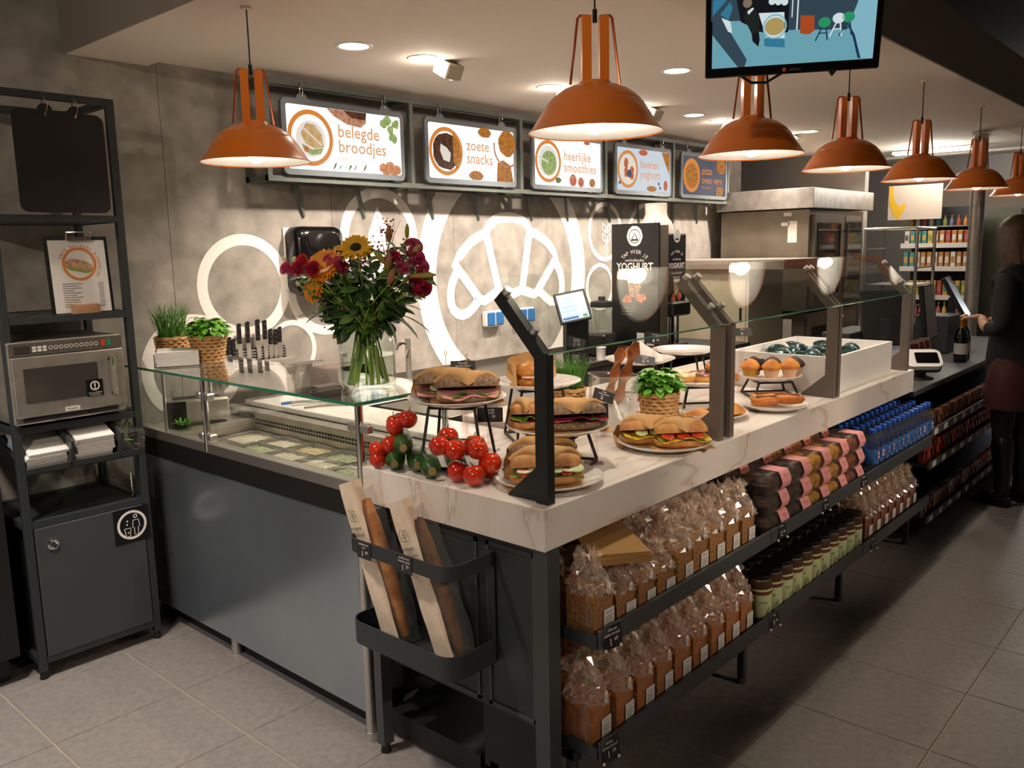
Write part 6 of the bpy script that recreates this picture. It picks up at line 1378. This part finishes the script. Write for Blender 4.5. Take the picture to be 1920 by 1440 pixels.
# till monitors on the checkout
for k,(x,y,z,rz,tl,w,h,lab) in enumerate(((5.38,1.75,1.13,2.3,.25,.26,.34,'till monitor seen from behind, nearest the white box'),(6.0,1.66,1.13,CAMR+.9,-.12,.30,.36,'upright till screen with a faint reflection'),(6.9,1.72,1.17,CAMR+1.0,-.5,.34,.34,'steeply tilted black till screen before the pole'))):
    t = T('till_monitor',lab,'monitor',(x,y,.816),rz,'till monitors on the checkout'); mm = MX.Translation((0,0,z-.816)) @ MX.Rotation(tl,4,'X')
    s = B(mm).box(-w/2,w/2,-.015,.015,-h/2,h/2,bev=.003).obj('screen_body','black',t); B(mm).box(-w/2+.012,w/2-.012,-.017,-.0152,-h/2+.012,h/2-.012).obj('screen_glass','blackgloss',s); B().box(-.03,.03,.0,.05,.0,z-.816).box(-.10,.10,-.06,.10,0,.02).obj('stand','anthracite',t)
t = T('till_cabinet','dark till cabinet block on the checkout behind the monitors','till cabinet',(5.10,1.84,.816)); B().box(0,.5,0,.17,0,.24,bev=.004).obj('body','anthracite',t); B().box(.02,.48,-.004,0,.03,.2).obj('front','anthracite2',t)
t = T('till_cabinet','dark printer block before the pole on the checkout','till cabinet',(6.35,1.62,.816)); B().box(0,.3,0,.22,0,.26,bev=.004).obj('body','anthracite',t); B().box(.03,.27,-.004,0,.15,.2).obj('slot','black',t)
mat('bottleglass','#0c1510',.12,coat=.5); mat('foil','#b5762c',.35,metal=.6)
t = T('champagne_bottle','dark bottle with a gold foil neck on the checkout','bottle',(6.0,1.45,.816)); B().lathe([(0,.002),(.038,.002),(.042,.012),(.042,.15),(.034,.19),(.018,.22),(.015,.25),(.015,.29)],20).obj('glass_body','bottleglass',t); B().lathe([(.0195,.215),(.0162,.25),(.017,.295),(0,.30)],18).obj('foil_neck','foil',t); B().lathe([(.0425,.05),(.0425,.12)],20).obj('paper_label','labelwhite',t)
t = T('champagne_bottle','second dark bottle behind the gold necked one','bottle',(6.1,1.46,.816)); B().lathe([(0,.002),(.038,.002),(.042,.012),(.042,.15),(.034,.19),(.018,.22),(.015,.25),(.015,.29)],20).obj('glass_body','bottleglass',t); B().lathe([(.0195,.215),(.0162,.25),(.017,.295),(0,.30)],18).obj('foil_neck','foil',t); B().lathe([(.0425,.05),(.0425,.12)],20).obj('paper_label','labelwhite',t)
mat('magcover','#7d86a6',.5,noise=(20,'#b08a7a',3,.4,.6))
for k in range(3):
    t = T('leaflet','%s leaflet in the dark stand behind the pay terminal'%ORD[k+1],'leaflet',(5.55+.11*k,1.58,.816),CAMR+.5,'leaflets behind the pay terminal'); B(MX.Rotation(-.2,4,'X')).box(-.05,.05,0,.004,0,.17).obj('sheet','magcover',t); B(MX.Rotation(-.2,4,'X')).box(-.04,.04,-.001,.0,.10,.15).obj('picture','snack12',t)
# ---------------------------------------------------------------- hanging monitor
_k = .8; C0,C1 = V((2.759*_k,1.531*_k,1.6+.536*_k)),V((3.03*_k,1.035*_k,1.6+.600*_k))
ctr = (C0+C1)/2
uu = (C1-C0); uu.z = 0; MWD = uu.length; uu.normalize(); tiltm = math.radians(16)
nn0 = V((-uu.y*-1,uu.x*-1,0)); nn0 = uu.cross(V((0,0,1))); 
if nn0.dot(V((-1,-1,0))) < 0: nn0 = -nn0
vv = (V((0,0,1))*math.cos(tiltm)+nn0*math.sin(tiltm)).normalized(); nn = uu.cross(vv)
hm = T('hanging_monitor','black flat monitor hanging from the canopy showing a camera view','monitor',ctr)
MM = MX((uu,vv,nn)).transposed().to_4x4(); MHT = .262
B(MM).box(-MWD/2,MWD/2,-.0,MHT,-.035,.0,bev=.004).obj('casing','blackgloss',hm); B(MM).box(-.12,.12,.06,.20,-.075,-.034).obj('rear_box','black',hm)
B().cyl(-nn*.055+vv*.16,-nn*.055+vv*.16+V((0,0,3.3-ctr.z-.16)),.018).obj('hanging_tube','black',hm)
B(MM).tube([(-.13,.0,-.03),(-.10,-.02,-.03),(-.06,-.022,-.03),(-.02,.0,-.03)],.004,6).obj('cable','black',hm); B(MM).prism([(.10,0,-.02),(.12,0,-.02),(.113,-.012,-.02),(.107,-.012,-.02)],(0,0,.012)).obj('sensor','black',hm)
fm = Face(nn*.0005,uu,vv,hm,.0006); W2 = MWD/2-.018; b0 = .026; t0 = MHT-.016
for n_,c,s in (('tv_floor','#78b7c6',.85),('tv_wall','#4b6476',.5),('tv_dark','#1d2430',.35),('tv_blue','#3f93b8',.7),('tv_pale','#8fc6d8',.9),('tv_white','#dcebef',1.0),('tv_orange','#c9592a',.75),('tv_green','#2fae72',.75),('tv_skin','#a88f7a',.6),('tv_yellow','#c9b06a',.8),('tv_coat','#2e3a36',.4),('tv_line','#2c4f6e',.5)): em(n_,c,s*.62)
tvp = fm.rect(-W2,W2,b0,t0,1).obj('screen','tv_floor',hm,0); ft = Face(nn*.0005,uu,vv,tvp,.0006)
sx = lambda x:(-W2+(x-195)/(1745-195)*2*W2); sy = lambda y,x=900:(b0+((710-(x-210)*.118)-y)/(700)*.183)   # picture of the camera view, laid out as seen
def tv(pts,m,k,name): return ft.poly([(sx(x),max(b0,min(sy(y,x),t0))) for x,y in pts],k).obj(name,m,tvp,0)
tv([(180,250),(480,230),(640,330),(1010,290),(1480,270),(1600,-100),(1600,-900),(180,-900)],'tv_wall',1.2,'wall_area')
tv([(420,-800),(420,20),(470,240),(680,330),(930,320),(930,-800)],'tv_dark',1.6,'dark_doorway'); tv([(195,200),(390,-30),(300,-60),(195,60)],'tv_blue',2,'blue_awning')
tv([(1600,-900),(1560,60),(1500,190),(1640,530),(1745,525),(1745,-900)],'tv_pale',1.8,'pale_wall'); tv([(1490,200),(1560,310),(1630,530),(1605,535),(1540,330),(1485,215)],'tv_line',2,'kerb_line')
tv([(195,250),(265,185),(540,600),(520,680),(455,685),(195,380)],'tv_wall',2,'counter_shape'); tv([(640,150),(885,130),(900,375),(720,375)],'tv_white',3,'easel_board'); tv([(700,400),(720,385),(900,385),(905,465),(710,465)],'tv_blue',2.5,'easel_leg')
ft.disc(sx(800),sy(270,800),.026,3.5,16,None,.022).obj('board_picture','tv_yellow',tvp,0); ft.ring(sx(800),sy(270,800),.031,.027,3.6,20).obj('board_ring','tv_pale',tvp,0)
tv([(520,110),(590,100),(650,180),(650,330),(580,350),(500,200)],'tv_coat',3,'standing_figure'); tv([(580,350),(650,330),(660,400),(650,470),(590,420)],'tv_dark',3,'figure_legs'); ft.disc(sx(530),sy(60,530),.012,3.5,12).obj('figure_head','tv_skin',tvp,0); tv([(530,140),(580,100),(595,110),(545,170)],'tv_white',3.5,'figure_scarf')
tv([(270,180),(360,60),(390,110),(350,230)],'tv_blue',3,'seated_figure'); tv([(280,210),(370,240),(390,350),(350,340)],'tv_white',3.2,'white_shape')
tv([(1040,155),(1170,150),(1180,290),(1130,330),(1045,325)],'tv_orange',3,'orange_bin')
for x,y,m_ in ((1270,210,'tv_green'),(1400,165,'tv_white'),(1490,150,'tv_green')):
    ft.disc(sx(x),sy(y,x),.0155,3.5,16,None,.013).obj('stool_seat',m_,tvp,0); b = B()
    for dx in (-1,1): ft.stroke([(sx(x+15*dx),sy(y+30,x)),(sx(x+55*dx-20),sy(y+165,x))],.0035,3,b)
    ft.stroke([(sx(x-40),sy(y+100,x)),(sx(x+25),sy(y+100,x))],.003,3,b); b.obj('stool_legs',m_ if m_=='tv_white' else 'tv_line',tvp,0)
for x in (765,825,885): ft.disc(sx(x),sy(35,x),.009,3,12).obj('cup_shape','tv_white',tvp,0)
b = ft.rect(sx(955),sx(965),sy(175,965),t0,3); ft.rect(sx(1005),sx(1018),sy(290,1018),t0,3,b); b.obj('door_frame_lines','tv_white',tvp,0)
mat('logogrey','#8a7470',.4); fm.text('neovo',.012,.012,.012,'logogrey','brand_text',1); fm.ring(-.016,.012,.0045,.0025,1,16).obj('brand_mark','tv_orange',hm,0)
# ---------------------------------------------------------------- woman at the checkout (seen from behind and the side)
def skin_mesh(name,verts,edges,rad,m,root=0,sub=2):
    me = bpy.data.meshes.new(name); me.from_pydata(verts,edges,[]); o = bpy.data.objects.new(name,me); COL.objects.link(o)
    md = o.modifiers.new('s','SKIN'); md.use_smooth_shade = True
    for k,sv in enumerate(me.skin_vertices[0].data):
        r = rad[k]; sv.radius = r if isinstance(r,tuple) else (r,r); sv.use_root = (k == root)
    sd = o.modifiers.new('u','SUBSURF'); sd.levels = sub; sd.render_levels = sub
    bpy.context.view_layer.update()
    out = bpy.data.meshes.new_from_object(o.evaluated_get(bpy.context.evaluated_depsgraph_get())); bpy.data.objects.remove(o)
    out.materials.clear(); out.materials.append(MATS[m])
    for p in out.polygons: p.use_smooth = True
    return out
mat('skin','#c79a80',.5,sss=.1); mat('jacket','#0b0b0e',.8,bump=(120,.2)); mat('skirt','#3c0d11',.8,bump=(200,.15)); mat('tights','#131216',.6); mat('bootleather','#100f10',.35); mat('hairbrown','#3f2a1b',.5,noise=(40,'#5d4029',3,.3,.7)); mat('eye','#efe9e4',.2); mat('iris','#2a1c14',.3); mat('lips','#a85a50',.5)
wm = T('person','person in black jacket, dark red skirt and boots at the checkout','person',(5.74,1.07,0),math.radians(72))
# local frame: x = forward (towards the counter), y = to the left
vv_ = [(0,0,.92),(.0,0,1.10),(.01,0,1.28),(.015,0,1.40),(.03,0,1.47),(.045,0,1.53)]
ed = [(0,1),(1,2),(2,3),(3,4),(4,5)]; rr = [(.10,.08),(.095,.075),(.11,.085),(.08,.065),(.048,.048),(.05,.05)]
def chain(pts,rads,start):
    p = start
    for q,r in zip(pts,rads): vv_.append(q); rr.append(r); ed.append((p,len(vv_)-1)); p = len(vv_)-1
    return p
hands = []
for s,pts in ((1,[(.0,.15,1.36),(-.01,.20,1.30),(-.03,.235,1.08),(.10,.20,1.08),(.16,.14,1.14)]),(-1,[(.0,-.15,1.36),(-.01,-.20,1.30),(-.03,-.24,1.07),(.10,-.20,1.06),(.16,-.13,1.12)])):
    chain(pts,[.055,.05,.04,.033,.026],3); hands.append((s,V(pts[-1])))
for s in (1,-1): chain([(0,s*.09,.86),(.01,s*.095,.50),(-.02,s*.10,.12),(.0,s*.10,.06),(.09,s*.105,.035)],[.07,.052,.038,.036,.03],0)
body = link('body',skin_mesh('body',vv_,ed,rr,'skin'),wm)
# hands with five fingers each
for s,w_h in hands:
    hv = [tuple(w_h),tuple(w_h+V((.035,0,-.004))),tuple(w_h+V((.065,0,-.008)))]; he = [(0,1),(1,2)]; hr = [(.024,.018),(.036,.014),(.038,.013)]
    for k,L in enumerate((.062,.072,.067,.052)):
        y = (k-1.5)*.019; a = w_h+V((.066,y,-.008)); b1 = a+V((L*.45,0,-.004)); c1 = a+V((L*.8,0,-.022)); 
        i0 = len(hv); hv += [tuple(a),tuple(b1),tuple(c1)]; hr += [.010,.0085,.007]; he += [(2,i0),(i0,i0+1),(i0+1,i0+2)]
    i0 = len(hv); a = w_h+V((.025,-s*.032,-.004)); hv += [tuple(a),tuple(a+V((.025,-s*.02,-.008))),tuple(a+V((.048,-s*.02,-.016)))]; hr += [.012,.010,.008]; he += [(1,i0),(i0,i0+1),(i0+1,i0+2)]
    link('hand',skin_mesh('hand',hv,he,hr,'skin',0,1),wm)
# head: ellipsoid with brow, nose, mouth, eyes, ears
hc = V((.06,0,1.59))
b = B(MX.Translation(hc) @ MX.Rotation(.12,4,'Y'))
def hd(u,v):
    a = 2*PI*u; p = PI*(v-.5); x = .098*math.cos(p)*math.cos(a); y = .075*math.cos(p)*math.sin(a); z = .12*math.sin(p)
    if z < -.02: y *= 1+(z+.02)*2.8; x *= 1+(z+.02)*1.3
    fr = max(0,math.cos(a))**6*math.cos(p)
    x += .018*fr*math.exp(-((z+.015)/.022)**2)*math.exp(-(y/.014)**2)+.006*fr*math.exp(-((z+.05)/.012)**2)*math.exp(-(y/.025)**2)-.006*fr*math.exp(-((z-.012)/.016)**2)*math.exp(-((abs(y)-.032)/.016)**2)
    return (x,y,z)
b.grid(hd,48,30,True); b.obj('head','skin',wm,80)
hM_ = MX.Translation(hc) @ MX.Rotation(.12,4,'Y')
for s in (1,-1):
    e = B(hM_).sph((.083,s*.032,.012),.011,12,8).obj('eye','eye',wm); B(hM_).sph((.0915,s*.032,.012),.0048,10,6).obj('iris','iris',e)
    B(hM_).sph((-.005,s*.077,-.005),(.020,.008,.032),12,8).obj('ear','skin',wm)
B(hM_).sph((.094,0,-.052),(.007,.022,.006),12,6).obj('lips','lips',wm)
# hair: cap and shoulder length locks
b = B(hM_)
b.grid(lambda u,v:(lambda a,p:(-.006+.116*math.cos(p)*math.cos(a),.098*math.cos(p)*math.sin(a),.018+.128*math.sin(p)))(2*PI*u,PI/2*(1-v)*.72+.44),40,8,True)
b.grid(lambda u,v:(lambda a:((-.006+(.107-.012*v)*math.cos(a)+.006*math.sin(26*a)*v-.02*v),(.092+.022*math.sin(PI*v))*math.sin(a)+.004*math.sin(21*a+3)*v,.078-.293*v+.012*math.sin(9*a)*v))(.20*PI+1.60*PI*u),48,10)
b.obj('hair','hairbrown',wm,80)
b = B(hM_); g = random.Random(6)
for k in range(110):
    a = .18*PI+1.64*PI*g.random(); x0,y0 = -.012+.107*math.cos(a),.090*math.sin(a); L = g.uniform(.18,.27)
    b.tube([(x0*.8,y0*.8,.09),(x0*1.02,y0*1.04,.02),(x0*1.0-.012,y0*1.12+g.uniform(-.01,.01),-.10),(x0*.92-.02,y0*1.02+g.uniform(-.02,.02),.03-L)],[.004,.007,.0065,.002],5)
b.obj('hair_strands','hairbrown',wm,80)
# clothes
jv = [(0,0,.70),(0,0,.80),(0,0,.95),(.0,0,1.10),(.01,0,1.28),(.012,0,1.39),(.025,0,1.455)]; jr = [(.13,.15),(.20,.175),(.19,.165),(.17,.145),(.175,.135),(.125,.10),(.075,.07)]; je = [(i,i+1) for i in range(6)]
for s,pts in ((1,[(.0,.155,1.365),(-.01,.21,1.30),(-.03,.24,1.08),(.09,.205,1.08)]),(-1,[(.0,-.155,1.365),(-.01,-.21,1.30),(-.03,-.245,1.07),(.09,-.205,1.06)])):
    p = 5
    for q,r in zip(pts,(.075,.068,.058,.046)): jv.append(q); jr.append(r); je.append((p,len(jv)-1)); p = len(jv)-1
jk = link('jacket',skin_mesh('jacket',jv,je,jr,'jacket'),wm)
B().lathe([(.19,.60),(.188,.62),(.185,.75),(.17,.85),(.15,.90)],40,(0,0,0),None,.85,1.05).lathe([(.185,.602),(.16,.88)],40,(0,0,0),None,.85,1.05).obj('skirt','skirt',wm)
for s in (1,-1):
    tv_ = [(0,s*.09,.88),(.012,s*.092,.68),(.015,s*.095,.50),(.01,s*.096,.36)]; link('tights',skin_mesh('tights',tv_,[(0,1),(1,2),(2,3)],[.092,.08,.066,.05],'tights'),wm)
    bv = [(.012,s*.095,.46),(.0,s*.098,.34),(-.015,s*.10,.12),(-.005,s*.10,.06),(.08,s*.105,.040),(.14,s*.107,.032)]; bt2 = link('boot',skin_mesh('boot',bv,[(i,i+1) for i in range(5)],[(.068,.068),(.066,.066),(.046,.046),(.048,.045),(.044,.036),(.032,.026)],'bootleather',2),wm)
    B().box(-.06,.005,s*.10-.032,s*.10+.032,0,.055,bev=.004).obj('boot_heel','bootleather',wm); B().prism([(x+.055,s*.105+y,0) for x,y in rrect(.24,.075,.034,4)],(0,0,.014)).obj('boot_sole','bootleather',wm)
